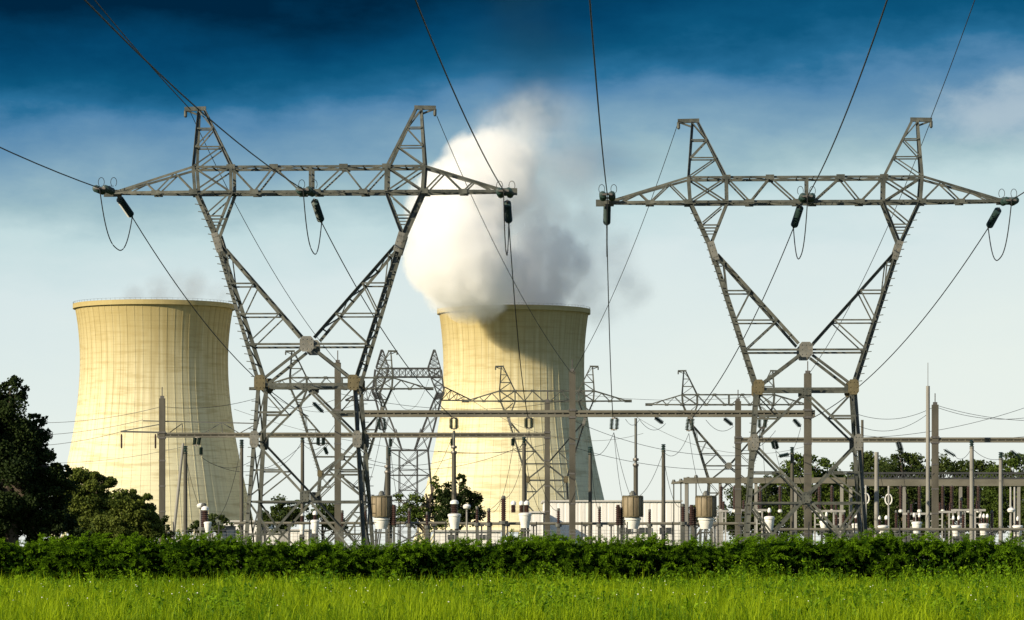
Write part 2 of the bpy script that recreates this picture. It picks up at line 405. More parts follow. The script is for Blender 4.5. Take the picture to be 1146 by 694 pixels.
# ============================================================ large pylons
PX = .065
HD = [(636, 4.2), (430, 2.5), (387, 2.25), (319, 1.8), (268, 1.3), (216, 1.15), (187, 1.1), (121, .22)]
def hdep(y):
    for (ya, a), (yb, b) in zip(HD, HD[1:]):
        if y >= yb: return b + (a - b) * (y - yb) / (ya - yb) if y <= ya else a
    return HD[-1][1]
def lerp2(a, b, y): k = (y - a[1]) / (b[1] - a[1]); return (a[0] + (b[0] - a[0]) * k, y)
def make_pylon(name, label, loc, rz, xs, zscale, group):
    R = thing(name, label, 'pylon', loc, group, rz)
    def P(u, y, f): return Vector((u * PX * xs, f * hdep(y), max(0, CAMH + (HZ - y) * PX * zscale) if y < 634 else 0))
    FR = (-1, 1)
    OUT = ((104, 268), (53.5, 430)); LEG = ((53.5, 430), (67, 636)); INN = ((97, 277), (8, 380))
    # --- four lower legs with step bolts
    for sx in FR:
        for f in FR:
            mb = MB(); a, b = P(sx * 53.5, 430, f), P(sx * 67, 636, f); mb.angle(a, b, .42, sx, f)
            for i in range(2, 20):
                if f * sx > 0: p = a.lerp(b, i / 20); mb.bar(p, p + Vector((sx * .40, 0, 0)), .05)
            leg = mb.build('leg', 'steel', R)
            ft = MB(); ft.lathe([(.9, 0), (.9, .35), (.55, .5)], (b.x, b.y, 0), 10); ft.build('footing', 'pole_pale', leg)
    # --- base bracing
    mb = MB()
    for f in FR:
        mb.angle(P(-50, 432, f), P(50, 432, f), .30)
        for sx in FR:
            q = lambda u, y: P(sx * u, y, f)
            mb.angle(q(0, 436), q(57.5, 493), .24); mb.angle(q(50, 438), q(27.5, 463), .15); mb.angle(q(55.7, 463), q(27.5, 463), .22)
            mb.angle(q(57.5, 494), q(0, 556), .25); mb.angle(q(0, 556), q(-37, 598), .25)
            mb.angle(q(60, 527), q(25.8, 527), .19); mb.angle(q(25.8, 528), q(61.5, 556), .17)
            mb.angle(q(62.5, 562), q(37, 598), .21); mb.angle(q(64.5, 598), q(37, 598), .19); mb.angle(q(37, 598), q(66, 633), .2); mb.angle(q(37, 598), q(0, 633), .18)
        mb.angle(P(-62.5, 562, f), P(62.5, 562, f), .20)
    for sx in FR:
        for ya, yb in ((432, 494), (494, 562), (562, 634)):
            ua, ub = lerp2(*LEG, ya)[0] * sx, lerp2(*LEG, yb)[0] * sx
            mb.angle(P(ua, ya, -1), P(ub, yb, 1), .18); mb.angle(P(ua, ya, 1), P(ub, yb, -1), .18); mb.angle(P(ub, yb, -1), P(ub, yb, 1), .18)
        mb.angle(P(sx * 53.5, 432, -1), P(sx * 53.5, 432, 1), .2)
    mb.build('base_bracing', 'steel', R)
    # --- two fork arms (the V) with their hourglass necks
    for sx in FR:
        mb = MB()
        for f in FR:
            q = lambda u, y: P(sx * u, y, f)
            mb.angle(q(*OUT[0]), q(*OUT[1]), .40, sx, f); mb.angle(q(*INN[0]), q(*INN[1]), .32, sx, f)
            mb.angle(q(7, 393), q(50, 427), .30, sx, f)
            mb.angle(q(127, 216), q(104, 268), .36, sx, f); mb.angle(q(86, 216), q(105, 266), .30, sx, f)
            mb.angle(q(92, 221), q(113.5, 240), .17); mb.angle(q(115, 243), q(97.5, 243), .17); mb.angle(q(112, 250), q(99.5, 250), .13)
            for y in (319, 353):
                mb.angle(q(*lerp2(*OUT, y)), q(*lerp2(*INN, y)), .18)
            mb.angle(q(*lerp2(*INN, 319)), q(*lerp2(*OUT, 353)), .16); mb.angle(q(*lerp2(*INN, 353)), q(*lerp2(*OUT, 387)), .16)
            mb.angle(q(90, 286), q(86.5, 319), .15); mb.angle(q(99, 287), q(91, 287), .13)
            mb.angle(q(67, 387), q(0, 387), .22)
        for y in (287, 303, 319, 336, 353, 370, 387, 408):
            u = lerp2(*OUT, y)[0] * sx; mb.angle(P(u, y, -1), P(u, y, 1), .14)
            if y > 287:
                yp = {303: 287, 319: 303, 336: 319, 353: 336, 370: 353, 387: 370, 408: 387}[y]; up = lerp2(*OUT, yp)[0] * sx
                k = 1 if (y // 16) % 2 else -1; mb.angle(P(up, yp, -k), P(u, y, k), .12)
            if y < 376:
                u = lerp2(*INN, y)[0] * sx; mb.angle(P(u, y, -1), P(u, y, 1), .14)
                if y > 287:
                    up = lerp2(*INN, yp)[0] * sx; mb.angle(P(up, yp, k), P(u, y, -k), .12)
        bb = mb
        for i in range(1, 25):
            y = 222 + i * 8.4
            u = lerp2((127, 216), (104, 268), y)[0] if y < 268 else lerp2(*OUT, y)[0]
            p = P(sx * u, y, -1); bb.bar(p, p + Vector((sx * .42, 0, .05)), .055)
        mb.build('fork_arm', 'steel', R)
    # --- crossarm
    mb = MB()
    def tipd(u): return 1.0 if abs(u) < 129 else 1 - .72 * (abs(u) - 129) / 96
    def C(u, y, f): p = P(u, y, f); p.y = f * 1.12 * tipd(u); return p
    tz = lambda u: 188 + (max(0, abs(u) - 129)) * 25 / 84
    for f in FR:
        mb.angle(C(-129, 216, f), C(129, 216, f), .30, 1, f); mb.angle(C(-129, 188, f), C(129, 188, f), .26, 1, f)
        mb.angle(C(2, 188, f), C(2, 216, f), .3)
        for sx in FR:
            mb.angle(C(sx * 129, 216, f), C(sx * 226, 215.5, f), .28); mb.angle(C(sx * 129, 188, f), C(sx * 214, 213.5, f), .24)
            for a, b in (((129, 216), (150, tz(150))), ((150, tz(150)), (172, 216)), ((172, 216), (184, tz(184))), ((184, tz(184)), (204, 215)), ((129, 189), (172, 215))):
                if a == (129, 189): continue
                mb.angle(C(sx * a[0], a[1], f), C(sx * b[0], b[1], f), .17)
            for a, b in (((87, 188), (61, 216)), ((61, 216), (39, 188)), ((39, 188), (9, 216)), ((129, 188), (87, 216)), ((87, 188), (129, 216))):
                mb.angle(C(sx * a[0], a[1], f), C(sx * b[0], b[1], f), .19)
            mb.angle(C(sx * 129, 188, f), C(sx * 127, 216, f), .34); mb.angle(C(sx * 87, 188, f), C(sx * 86.5, 216, f), .34)
    us = [-215, -195, -172, -150, -129, -108, -87, -61, -39, -9, 9, 39, 61, 87, 108, 129, 150, 172, 195, 215]
    for i, u in enumerate(us):
        mb.angle(C(u, 216, -1), C(u, 216, 1), .14)
        if abs(u) < 130: mb.angle(C(u, 188, -1), C(u, 188, 1), .14)
        if i:
            k = 1 if i % 2 else -1; mb.angle(C(us[i - 1], 216, k), C(u, 216, -k), .12)
            if abs(u) < 130 and abs(us[i - 1]) < 130: mb.angle(C(us[i - 1], 188, k), C(u, 188, -k), .12)
    for sx in FR:
        mb.bar(C(sx * 212, 215.5, 0), C(sx * 232, 215.5, 0), .5, .22)
    for u in (-39, 39, -61, 61, 9, -9, 87, -87, 129, -129, 172, -172):
        for f in FR:
            p = C(u, 216 if abs(u) in (9, 61, 129, 172) else 188, f); mb.box(p + Vector((0, f * .02, 0)), (.62, .17, .34))
    mb.build('crossarm', 'steel', R)
    # --- earth wire peaks
    for sx in FR:
        mb = MB(); O_ = ((129, 187), (124.5, 122)); I_ = ((87, 188), (119, 122))
        for f in FR:
            q = lambda u, y: P(sx * u, y, f)
            mb.angle(q(*O_[0]), q(*O_[1]), .30, sx, f); mb.angle(q(*I_[0]), q(*I_[1]), .27, sx, f)
            ys = (187, 165, 144, 124)
            for y in ys[1:3]: mb.angle(q(*lerp2(*O_, y)), q(*lerp2(*I_, y)), .16)
            for ya, yb in zip(ys, ys[1:]):
                mb.angle(q(*lerp2(*O_, ya)), q(*lerp2(*I_, yb)), .15) if ya != 144 else mb.angle(q(*lerp2(*O_, yb)), q(*lerp2(*I_, ya)), .13)
        for y in (165, 144):
            for L in (O_, I_): u = lerp2(*L, y)[0] * sx; mb.angle(P(u, y, -1), P(u, y, 1), .12)
        mb.bar(P(sx * 117, 121, 0), P(sx * 141, 121.5, 0), .30, .26); mb.bar(P(sx * 126, 128, 0), P(sx * 139, 123, 0), .13)
        mb.lathe([(.06, 0), (.12, .1), (.12, .5), (.05, .6)], P(sx * 140, 131, 0), 8)
        mb.build('earth_wire_peak', 'steel', R)
    # --- gusset plates
    def plate(u, y, w, h, f, mat, rot=0):
        c = P(u, y, f); mb = MB(); k = .28; pts = [(-w, -h * k), (-w * k, -h), (w * k, -h), (w, -h * k), (w, h * k), (w * k, h), (-w * k, h), (-w, h * k)] if rot == 0 else [(-w, -h), (w, -h), (w, h), (-w, h)]
        if rot == 0: pts = [(-w, -h * .6), (-w * .6, -h), (w * .6, -h), (w, -h * .6), (w, h * .6), (w * .6, h), (-w * .6, h), (-w, h * .6)]
        ca, sa = math.cos(rot), math.sin(rot); pts = [(c.x + x * ca - z * sa, c.z + x * sa + z * ca) for x, z in pts]
        y0 = c.y + f * .24; mb.prism(pts, y0 - .03, y0 + .03)
        for i in range(3):
            for j in range(3):
                if i == j == 1: continue
                x, z = (i - 1) * w * .62, (j - 1) * h * .62; x, z = x * ca - z * sa, x * sa + z * ca
                mb.lathe([(.05, 0), (.05, .035)], (c.x + x, y0 - .03, c.z + z), 6, (0, -1, 0))
        return mb.build('gusset_plate', mat, R)
    for f in FR:
        plate(0, 387, .50, .56, f, 'plate')
        plate(0, 556, .36, .40, f, 'steel'); plate(0, 435, .38, .28, f, 'steel')
        for sx in FR:
            plate(sx * 52, 430, .40, .56, f, 'lichen'); plate(sx * 57, 493, .33, .60, f, 'plate'); plate(sx * 101.5, 273, .24, .72, f, 'plate', -sx * math.radians(17.3))
    return R
YAW = math.radians(-2.4)
PL = dict(cx=347, D=260); PR = dict(cx=900.5, D=267)
locL = (Wp(347, 611, 260).x, 260, 0); locR = (Wp(900.5, 611, 266).x, 266, 0)
pyl = make_pylon('pylon', 'large grey lattice pylon at left, forked body in front of the left cooling tower edge', locL, YAW, 1.0, 1.0, 'large lattice pylons in the foreground')
make_pylon('pylon', 'large grey lattice pylon at right, forked body against open sky', locR, YAW, 1.03, .995, 'large lattice pylons in the foreground')
# the same kind, further back in the switchyard
def far_pylon(cx, scale, label, rz=0):
    D = 260 / scale; return dup(pyl, (Wp(cx, 611, D).x, D, 0), rz, label, 'smaller lattice pylons beyond the switchyard beams')
far_pylon(612, .41, 'distant forked lattice pylon in front of the centre cooling tower')
far_pylon(382, .445, 'distant forked lattice pylon seen through the legs of the left foreground pylon')
far_pylon(815, .40, 'distant forked lattice pylon whose one peak stands beside the right foreground pylon')

# ============================================================ dark double-peak pylon
def dark_pylon():
    D = 800; s = D / F; cx = 457; base = Vector((Wp(cx, 611, D).x, D, 0)); R = thing('window_pylon', 'dark finely braced lattice pylon with two peaks left of the centre cooling tower', 'pylon', base)
    def P(x, y, f): 
        hd = 2.2 if y < 450 else 2.2 + (y - 450) * .022
        return Vector(((x - cx) * s, f * hd, max(0, CAMH + (HZ - y) * s)))
    def lattice(mb, A, B, n, w, f, wb):
        """A,B: polylines [(x,y)..] of same length"""
        for L in (A, B):
            for a, b in zip(L, L[1:]): mb.angle(P(*a, f), P(*b, f), w)
        def at(L, k):
            m = k * (len(L) - 1); i = min(int(m), len(L) - 2); u = m - i; return (L[i][0] + (L[i + 1][0] - L[i][0]) * u, L[i][1] + (L[i + 1][1] - L[i][1]) * u)
        for i in range(n):
            a0, a1, b0, b1 = at(A, i / n), at(A, (i + 1) / n), at(B, i / n), at(B, (i + 1) / n)
            mb.angle(P(*a0, f), P(*b1, f), wb); mb.angle(P(*b0, f), P(*a1, f), wb); mb.angle(P(*a1, f), P(*b1, f), wb)
            if f < 0: mb.angle(P(*a1, -1), P(*a1, 1), wb); mb.angle(P(*b1, -1), P(*b1, 1), wb)
    mx = lambda L, sx: [(cx + sx * (x - cx), y) for x, y in L]
    body = MB(); fk = [MB(), MB()]; pk = [MB(), MB()]; ar = [MB(), MB()]; bm_ = MB()
    for f in (-1, 1):
        lattice(body, [(435, 504), (430, 560), (422, 619)], [(479, 504), (484, 560), (492, 619)], 4, .42, f, .22)
        lattice(body, [(447, 504), (447, 560), (446, 619)], [(467, 504), (467, 560), (468, 619)], 5, .28, f, .18)
        body.angle(P(435, 504, f), P(479, 504, f), .34)
        for i, sx in enumerate((-1, 1)):
            lattice(fk[i], mx([(494, 414), (497, 440), (494, 446), (479, 504)], sx), mx([(479, 414), (489, 440), (486, 447), (464, 504)], sx), 9, .42, f, .2)
            fk[i].angle(P(cx + sx * 7, 504, f), P(cx + sx * 14, 480, f), .2)
            lattice(pk[i], mx([(493, 412), (487, 392)], sx), mx([(479, 412), (485.5, 392)], sx), 4, .34, f, .16)
            A = mx([(497, 433), (527, 447.5)], sx); Bq = mx([(494, 448), (527, 448.5)], sx); lattice(ar[i], A, Bq, 4, .28, f * .5, .16)
        lattice(bm_, [(421, 412.5), (493, 412.5)], [(421, 422), (493, 422)], 11, .32, f, .19)
    body.build('body', 'steel_dark', R)
    for i in (0, 1): fk[i].build('fork_arm', 'steel_dark', R); pk[i].build('earth_wire_peak', 'steel_dark', R); ar[i].build('side_arm', 'steel_dark', R)
    bm_.build('crossbeam', 'steel_dark', R)
dark_pylon()

# ============================================================ insulators and conductors
def insulator(p, q, r, label, double=False, name='insulator_string', group=None, n=None):
    p, q = Vector(p), Vector(q); R = thing(name, label, 'insulator', p, group); ax = (q - p); L = ax.length; ax.normalize()
    side = ax.cross(Vector((0, 0, 1)));  side = side.normalized() if side.length > .1 else Vector((1, 0, 0))
    n = n or max(5, int(L * .8 / .17)); offs = (-r * 1.25, r * 1.25) if double else (0,)
    for o in offs:
        mb = MB(); pr = [(r * .3, L * .10)]; st = L * .8 / n
        for i in range(n):
            h = L * .10 + i * st; pr += [(r * .35, h + st * .1), (r, h + st * .35), (r * .92, h + st * .55), (r * .35, h + st * .75)]
        pr.append((r * .3, L * .9)); mb.lathe(pr, side * o, 10, ax); mb.build('glass_sheds', 'glass', R, smooth=False)
    mb = MB(); mb.tube([(0, 0, 0), ax * L * .11], r * .28, 6)
    if double: mb.bar(ax * L * .07 - side * r * 1.4, ax * L * .07 + side * r * 1.4, r * .5, r * .3)
    mb.build('end_fitting', 'bolt', R)
    mb = MB(); mb.tube([ax * L * .89, ax * L], r * .28, 6)
    if double: mb.bar(ax * L * .93 - side * r * 1.4, ax * L * .93 + side * r * 1.4, r * .5, r * .3)
    mb.build('end_fitting', 'bolt', R)
    return R
def wire(pts, r, label, name='power_line', mat='wire', cat='cable', group=None, n=5):
    mb = MB(); base = Vector(pts[0]); mb.tube(pts, r, n); return mono(name, mb, mat, label, cat, group, base)
def sagline(p, q, sag, n=22):
    p, q = Vector(p), Vector(q); return [p.lerp(q, i / n) - Vector((0, 0, 4 * sag * (i / n) * (1 - i / n))) for i in range(n + 1)]
def quad_wire(A, E, Emid_off, yend, n=40):
    """towards the camera: straight in plan through A and E, parabola in height"""
    A, E = Vector(A), Vector(E); pts = []
    sl = (E.x - A.x) / (E.y - A.y); k = .00028; g = (E.z - A.z) / (E.y - A.y) - k * (E.y - A.y)
    for i in range(n + 1):
        y = A.y + (yend - A.y) * i / n; d = y - A.y; pts.append((A.x + sl * d, y, A.z + g * d + k * d * d))
    return pts
side = {0: 'left tip', 1: 'arm middle', 2: 'right tip'}
LAB = {'L': 'left', 'R': 'right'}
phases = {'L': [((121, 214.5), (0, 165), 221, (148, 243), (345, 466)), ((345, 217), (95, 0), 162, (360, 249), (506, 467)), ((566, 218.5), (465, 0), 166, (569.5, 250), (591, 467))],
          'R': [((680, 222), (660, 0), 163, (679, 252), (686, 467)), ((902, 224), (993, 0), 162, (888, 255), (775, 467)), ((1127, 227), (1148, 214), 252, (1106, 255), (905, 470))]}
for s_, Dp in (('L', 260.0), ('R', 266.0)):
    for i, (a, e, Y, rr, gnt) in enumerate(phases[s_]):
        A = Wp(*a, Dp); Ew = Wp(*e, Y); dirf = (Ew - A).normalized(); Fe = A + dirf * 3.6
        nm = f'{side[i]} of the {LAB[s_]} foreground pylon'
        insulator(A, Fe, .27, f'dark insulator seen end-on at the {nm}', True, group='tension insulators on the foreground pylons')
        Re = Wp(*rr, Dp + 3.6); R0 = A.copy() if i != 1 else A + Vector((.4, 0, -.2))
        R0 = Wp(a[0] + (rr[0] - a[0]) * .42, a[1] + 6, Dp + 1.0)
        insulator(R0, Re, .29, f'dark ribbed insulator hanging back below the {nm}', False, group='tension insulators on the foreground pylons')
        lk = MB(); 
        wire(quad_wire(Fe, Ew, 0, -60 if not (s_ == 'R' and i == 2) else 60), .043, f'black conductor running from the {nm} up towards the viewer', group='conductors passing over the viewer')
        G = Wp(*gnt, 320); wire(sagline(Re, G, 2.0 if i != 1 else 1.4), .040, f'black conductor dropping from the {nm} to the switchyard beam', group='conductors dropping to the switchyard')
        # jumper loop under the arm
        lowx = a[0] + (rr[0] - a[0]) * (.45); pts = []
        for k in range(25):
            u = k / 24; p = Fe.lerp(Re, u); dz = 3.3 * (1 - abs(2 * u - 1) ** 2.6); pts.append(p + Vector((0, 0, -dz)))
        wire(pts, .042, f'thin dark jumper loop hanging under the {nm}', 'jumper_loop', group='jumper loops on the foreground pylons')
        # arcing horns above the front string
        hb = MB()
        for o in (-.45, .45):
            c = A + Vector((o, -.4, .35)); hb.tube([c + Vector((math.sin(th) * .22, 0, .30 - math.cos(th) * .34)) for th in np.linspace(.6, 5.6, 12)], .022, 4)
        hb.tube([A + Vector((-.45, -.4, .36)), A + Vector((.45, -.4, .36))], .022, 4)
        mono('arcing_horn', hb, 'wire', f'two small wire rings standing above the {nm}', 'arcing horn', 'arcing horns on the foreground pylons', A)
# earth wires
pk = {('L', 0): (213, 122.5), ('L', 1): (489, 127), ('R', 0): (760, 131), ('R', 1): (1041, 134)}
wire(quad_wire(Wp(213, 122.5, 260), Wp(106, 0, 217), 0, 20), .036, 'thin dark earth wire rising left from the left peak of the left foreground pylon', 'earth_wire', group='earth wires')
wire(quad_wire(Wp(1041, 134, 266), Wp(1091, 0, 229), 0, 60), .030, 'thin dark earth wire rising from the right peak of the right foreground pylon', 'earth_wire', group='earth wires')
for key, (px, py), nm in ((('L', 0), (378, 406), 'left peak of the left foreground pylon'), (('L', 1), (639, 417), 'right peak of the left foreground pylon'),
                          (('R', 0), (641, 417), 'left peak of the right foreground pylon'), (('R', 1), (905, 419), 'right peak of the right foreground pylon')):
    D_ = 260 if key[0] == 'L' else 266; a = pk[key]
    wire(sagline(Wp(a[0], a[1] + 3, D_), Wp(px, py, 320), 1.5), .026, f'thin earth wire slanting down behind from the {nm}', 'earth_wire', group='earth wires')

# ============================================================ switchyard gantries
def gantry(name, label, D, beam_y, x0, x1, bh, poles, ties=()):
    s = D / F; R = thing(name, label, 'gantry', Vector((Wp((x0 + x1) / 2, 611, D).x, D, 0))); off = R.location.copy()
    z = CAMH + (HZ - beam_y) * s; mb = MB(); h = bh * s
    mb.bar(Wp(x0, beam_y - bh * .32, D), Wp(x1, beam_y - bh * .32, D), h * .38, .55); mb.bar(Wp(x0, beam_y + bh * .32, D), Wp(x1, beam_y + bh * .32, D), h * .38, .55)
    mb.bar(Wp(x0, beam_y, D), Wp(x1, beam_y, D), h * .9, .2)
    k = x0 + 6
    while k < x1 - 3:
        mb.bar(Wp(k, beam_y - bh * .45, D), Wp(k, beam_y + bh * .45, D), .12, .44); k += 9
    mb.build('beam', 'beam', R, off)
    for px, top, w in poles:
        mb = MB(); p = Wp(px, top, D); r = w * s / 2
        mb.bar(Vector((p.x, p.y, 0)), p, r * 2.0, r * 2.2); 
        c = mb.build('pole', 'pole', R, off)
        m2 = MB(); m2.bar(p, p + Vector((0, 0, .25)), r * 1.3, r * 1.3); m2.tube([p, p + Vector((0, 0, 1.1))], .05, 5)
        m2.build('spike', 'bolt', c, off)
        m3 = MB(); q = Wp(px, beam_y, D); 
        for zz in (-.55, .55): m3.bar(q + Vector((0, 0, zz * h - .09)), q + Vector((0, 0, zz * h + .09)), r * 2.5, r * 2.7)
        for zz in range(1, 5): 
            zq = q.z * zz / 5; m3.bar(Vector((q.x, q.y, zq - .08)), Vector((q.x, q.y, zq + .08)), r * 2.16, r * 2.36)
        m3.build('clamp_bands', 'bolt', c, off)
    return R
gantry('switchyard_gantry', 'long concrete beam on tall poles crossing behind both foreground pylons, uppermost beam', 320, 463, 372, 912, 7.5, [(378, 406, 7), (640.5, 416, 7), (904, 418, 8)])
gantry('switchyard_gantry', 'lower concrete beam at left, from the pole before the left cooling tower to the centre', 345, 487, 176, 614, 5.5, [(181.5, 446, 6.5), (612.5, 450, 6)])
gantry('switchyard_gantry', 'lower concrete beam at right running out of frame past the tall twin poles', 345, 492.5, 822, 1290, 5.5, [(826, 449, 6.5), (1046.5, 453, 7), (1270, 453, 7)])
# light bracket arm left of the first pole
R = thing('wire_bracket', 'slender steel bracket with stays on the pole before the left cooling tower', 'bracket', Wp(181, 486, 345)); o_ = R.location.copy()
mb = MB(); mb.bar(Wp(135, 483, 345), Wp(179, 484, 345), .16); mb.bar(Wp(136, 482.5, 345), Wp(179, 475, 345), .09); mb.bar(Wp(160, 471, 345), Wp(290, 474, 345), .10)
for a, b in (((190, 484), (204, 474)), ((204, 474), (205, 486)), ((230, 484), (248, 473)), ((248, 473), (249, 485)), ((250, 474), (268, 485)), ((268, 485), (288, 474))): mb.bar(Wp(*a, 345.6), Wp(*b, 345.6), .08)
mb.build('bracket_frame', 'steel_far', R, o_)
for px in (136, 174): mb = MB(); mb.lathe([(.05, 0), (.09, .1), (.09, 1.2), (.05, 1.4)], Wp(px, 502, 345), 6); mb.build('hanger', 'brown', R, o_)

# insulators along the beams (and thin droppers)
GI = 'insulators hanging from the switchyard beams'
def beam_ins(px, y0, y1, D, label, x1=None, dbl=False):
    insulator(Wp(px, y0, D - .5), Wp(x1 if x1 is not None else px, y1, D - .7), .20, label, dbl, group=GI, n=8)
beam_ins(427, 467, 482, 320, 'pair of dark insulators under the upper beam just right of the left pylon', 428, True)
beam_ins(508, 467, 481, 320, 'dark insulator under the upper beam left of the centre tower, above a dropper rod', None, True)
beam_ins(592, 467, 480, 320, 'dark insulator under the upper beam against the centre cooling tower', None, True)
beam_ins(688, 467, 482, 320, 'dark insulator under the upper beam just right of the centre cooling tower', 687, True)
beam_ins(773, 467, 483, 320, 'dark insulator under the upper beam at the peak of the distant right pylon', 771, True)
beam_ins(733, 467, 474, 330, 'slanted grey insulator pair right of the centre tower, behind the upper beam', 742, True)
beam_ins(810, 468, 476, 330, 'slanted grey insulator pair beside the pole left of the right pylon', 820, True)
beam_ins(888, 469, 478, 330, 'slanted grey insulator pair seen inside the legs of the right pylon', 896, True)
beam_ins(853, 466, 480, 320, 'dark insulator under the upper beam at the left leg of the right pylon', None, True)
beam_ins(350, 450, 462, 345, 'slanted dark insulator below the waist beam of the left pylon', 362, True)
beam_ins(221, 489, 499, 345, 'dark insulator under the lower beam in front of the left cooling tower', 219.5, True)
beam_ins(225, 500, 510, 345, 'second dark insulator on the dropper before the left cooling tower, lower one')
beam_ins(359, 489, 499, 345, 'dark insulator under the lower beam between the legs of the left pylon', None, True)
beam_ins(363, 500, 509, 345, 'slanted dark insulator just below another between the left pylon legs', 366.5)
beam_ins(437, 490, 501, 345, 'dark insulator under the lower beam right of the left pylon')
beam_ins(506, 490, 500, 345, 'dark insulator under the lower beam left of the centre tower')
beam_ins(574, 490, 500, 345, 'dark insulator under the lower beam against the centre cooling tower')
beam_ins(866, 493, 503, 345, 'slanted dark insulator under the lower right beam inside the right pylon legs', 868.5, True)
beam_ins(871, 511, 508, 345, 'almost level dark insulator slung inside the right pylon legs', 884, True)
beam_ins(1005, 494, 505, 345, 'dark slanted insulator under the right beam before the distant treetops', 1008.5, True)
beam_ins(1056, 503, 511, 345, 'slanted dark insulator to the right of the tall twin poles', 1070)
beam_ins(1131, 504, 513, 345, 'slanted dark insulator nearest the right edge of the photo', 1143)

# ------------------------------------------------------------ posts
def post(px, top, D, w, label, mat='pole', cap=True, lean=0, name='post', wt=None):
    s = D / F; p = Wp(px, top, D); b = Vector((p.x + lean * s, D, 0)); R = thing(name, label, 'post', b, 'single posts in the switchyard')
    mb = MB(); r = w * s / 2; mb.lathe([(r * 1.1, 0), (r, p.z * .5), ((wt or w) * s / 2 * .92, p.z)], (0, 0, 0), 10) if not lean else mb.tube([(0, 0, 0), p - b], [r, r * .9], 8)
    mb.build('shaft', mat, R, smooth=True)
    if cap:
        mb = MB(); c = p - b; pr = [(.06, -.2)]
        for i in range(5): pr += [(.12, -.2 + i * .16), (.24, -.12 + i * .16), (.12, -.06 + i * .16)]
        mb.lathe(pr, c, 8); mb.build('cap_insulator', 'glass', R)
    return R
post(207.5, 506, 330, 4.5, 'grey post in front of the left cooling tower, right of the leaning one')
post(205, 496, 330, 3.5, 'pale leaning post in front of the left cooling tower', 'pole_pale', False, -14)
post(270.5, 499, 330, 4, 'grey post at the right edge of the left cooling tower')
post(338.5, 493, 345, 4.2, 'grey post standing in the middle between the left pylon legs')
post(435.5, 508, 335, 3.6, 'slim grey post above the leftmost brown drum', 'pole')
post(586.5, 496, 335, 4.6, 'grey post in front of the sunlit half of the centre cooling tower')
post(660.5, 507, 330, 4.2, 'grey post at the right foot of the centre cooling tower')
post(742.5, 504, 335, 4.4, 'grey post in front of the white shed, between two brown drums')
post(886.5, 507, 345, 4.2, 'grey post inside the right pylon legs, left of its tall pole')
post(965, 470, 350, 3.2, 'slim tall grey post just right of the right pylon leg', 'pole', False)
post(981, 506, 330, 5.2, 'stout pale post right of the right pylon before the trees', 'pole_pale', False)
post(1038.5, 432, 340, 4.6, 'tall pale mast beside a thicker pole at right', 'pole_pale', False, name='mast')
post(1087.5, 500, 330, 5.0, 'pale post with dark cap between the twin poles and the right edge', 'pole_pale')
post(1120, 513, 330, 4.6, 'pale post with dark cap nearest the right edge', 'pole_pale')
post(1131, 545, 340, 2.4, 'thin short post at the right edge, left of its twin', 'white_steel', False)
post(1135.5, 545, 340, 2.4, 'thin short post at the right edge, right of its twin', 'white_steel', False)
w_ = MB(); w_.tube([Wp(1038.5, 432, 340), Wp(1038.5, 406, 340)], .03, 5); mono('lightning_rod', w_, 'wire_far', 'hair-thin rod on top of the tall pale mast at right', 'lightning rod', base=Wp(1038.5, 432, 340))

# dropper rods (rigid conductors standing on apparatus)
def rod(px, y0, y1, D, label, ysplit):
    b = Wp(px, y1, D); R = thing('dropper_rod', label, 'conductor rod', b, 'rigid dropper rods'); s = D / F
    mb = MB(); mb.tube([(0, 0, 0), (0, 0, (y1 - ysplit) * s)], .20, 8); mb.build('sleeve', 'pole', R)
    mb = MB(); mb.tube([(0, 0, (y1 - ysplit) * s), (0, 0, (y1 - y0) * s)], .12, 8); mb.build('rod', 'steel_far', R)
    for yy in (ysplit, ysplit - 6): mb = MB(); mb.lathe([(.25, 0), (.27, .12), (.25, .25)], (0, 0, (y1 - yy) * s), 8); mb.build('collar', 'bolt', R)
rod(711.5, 468, 556, 318, 'grey rigid rod rising from the drum before the white shed', 522)
rod(508, 482, 562, 318, 'grey rigid rod rising from the white pot left of the centre tower', 508)
rod(433.5, 500, 556, 318, 'grey rigid rod rising from the drum right of the left pylon', 530)

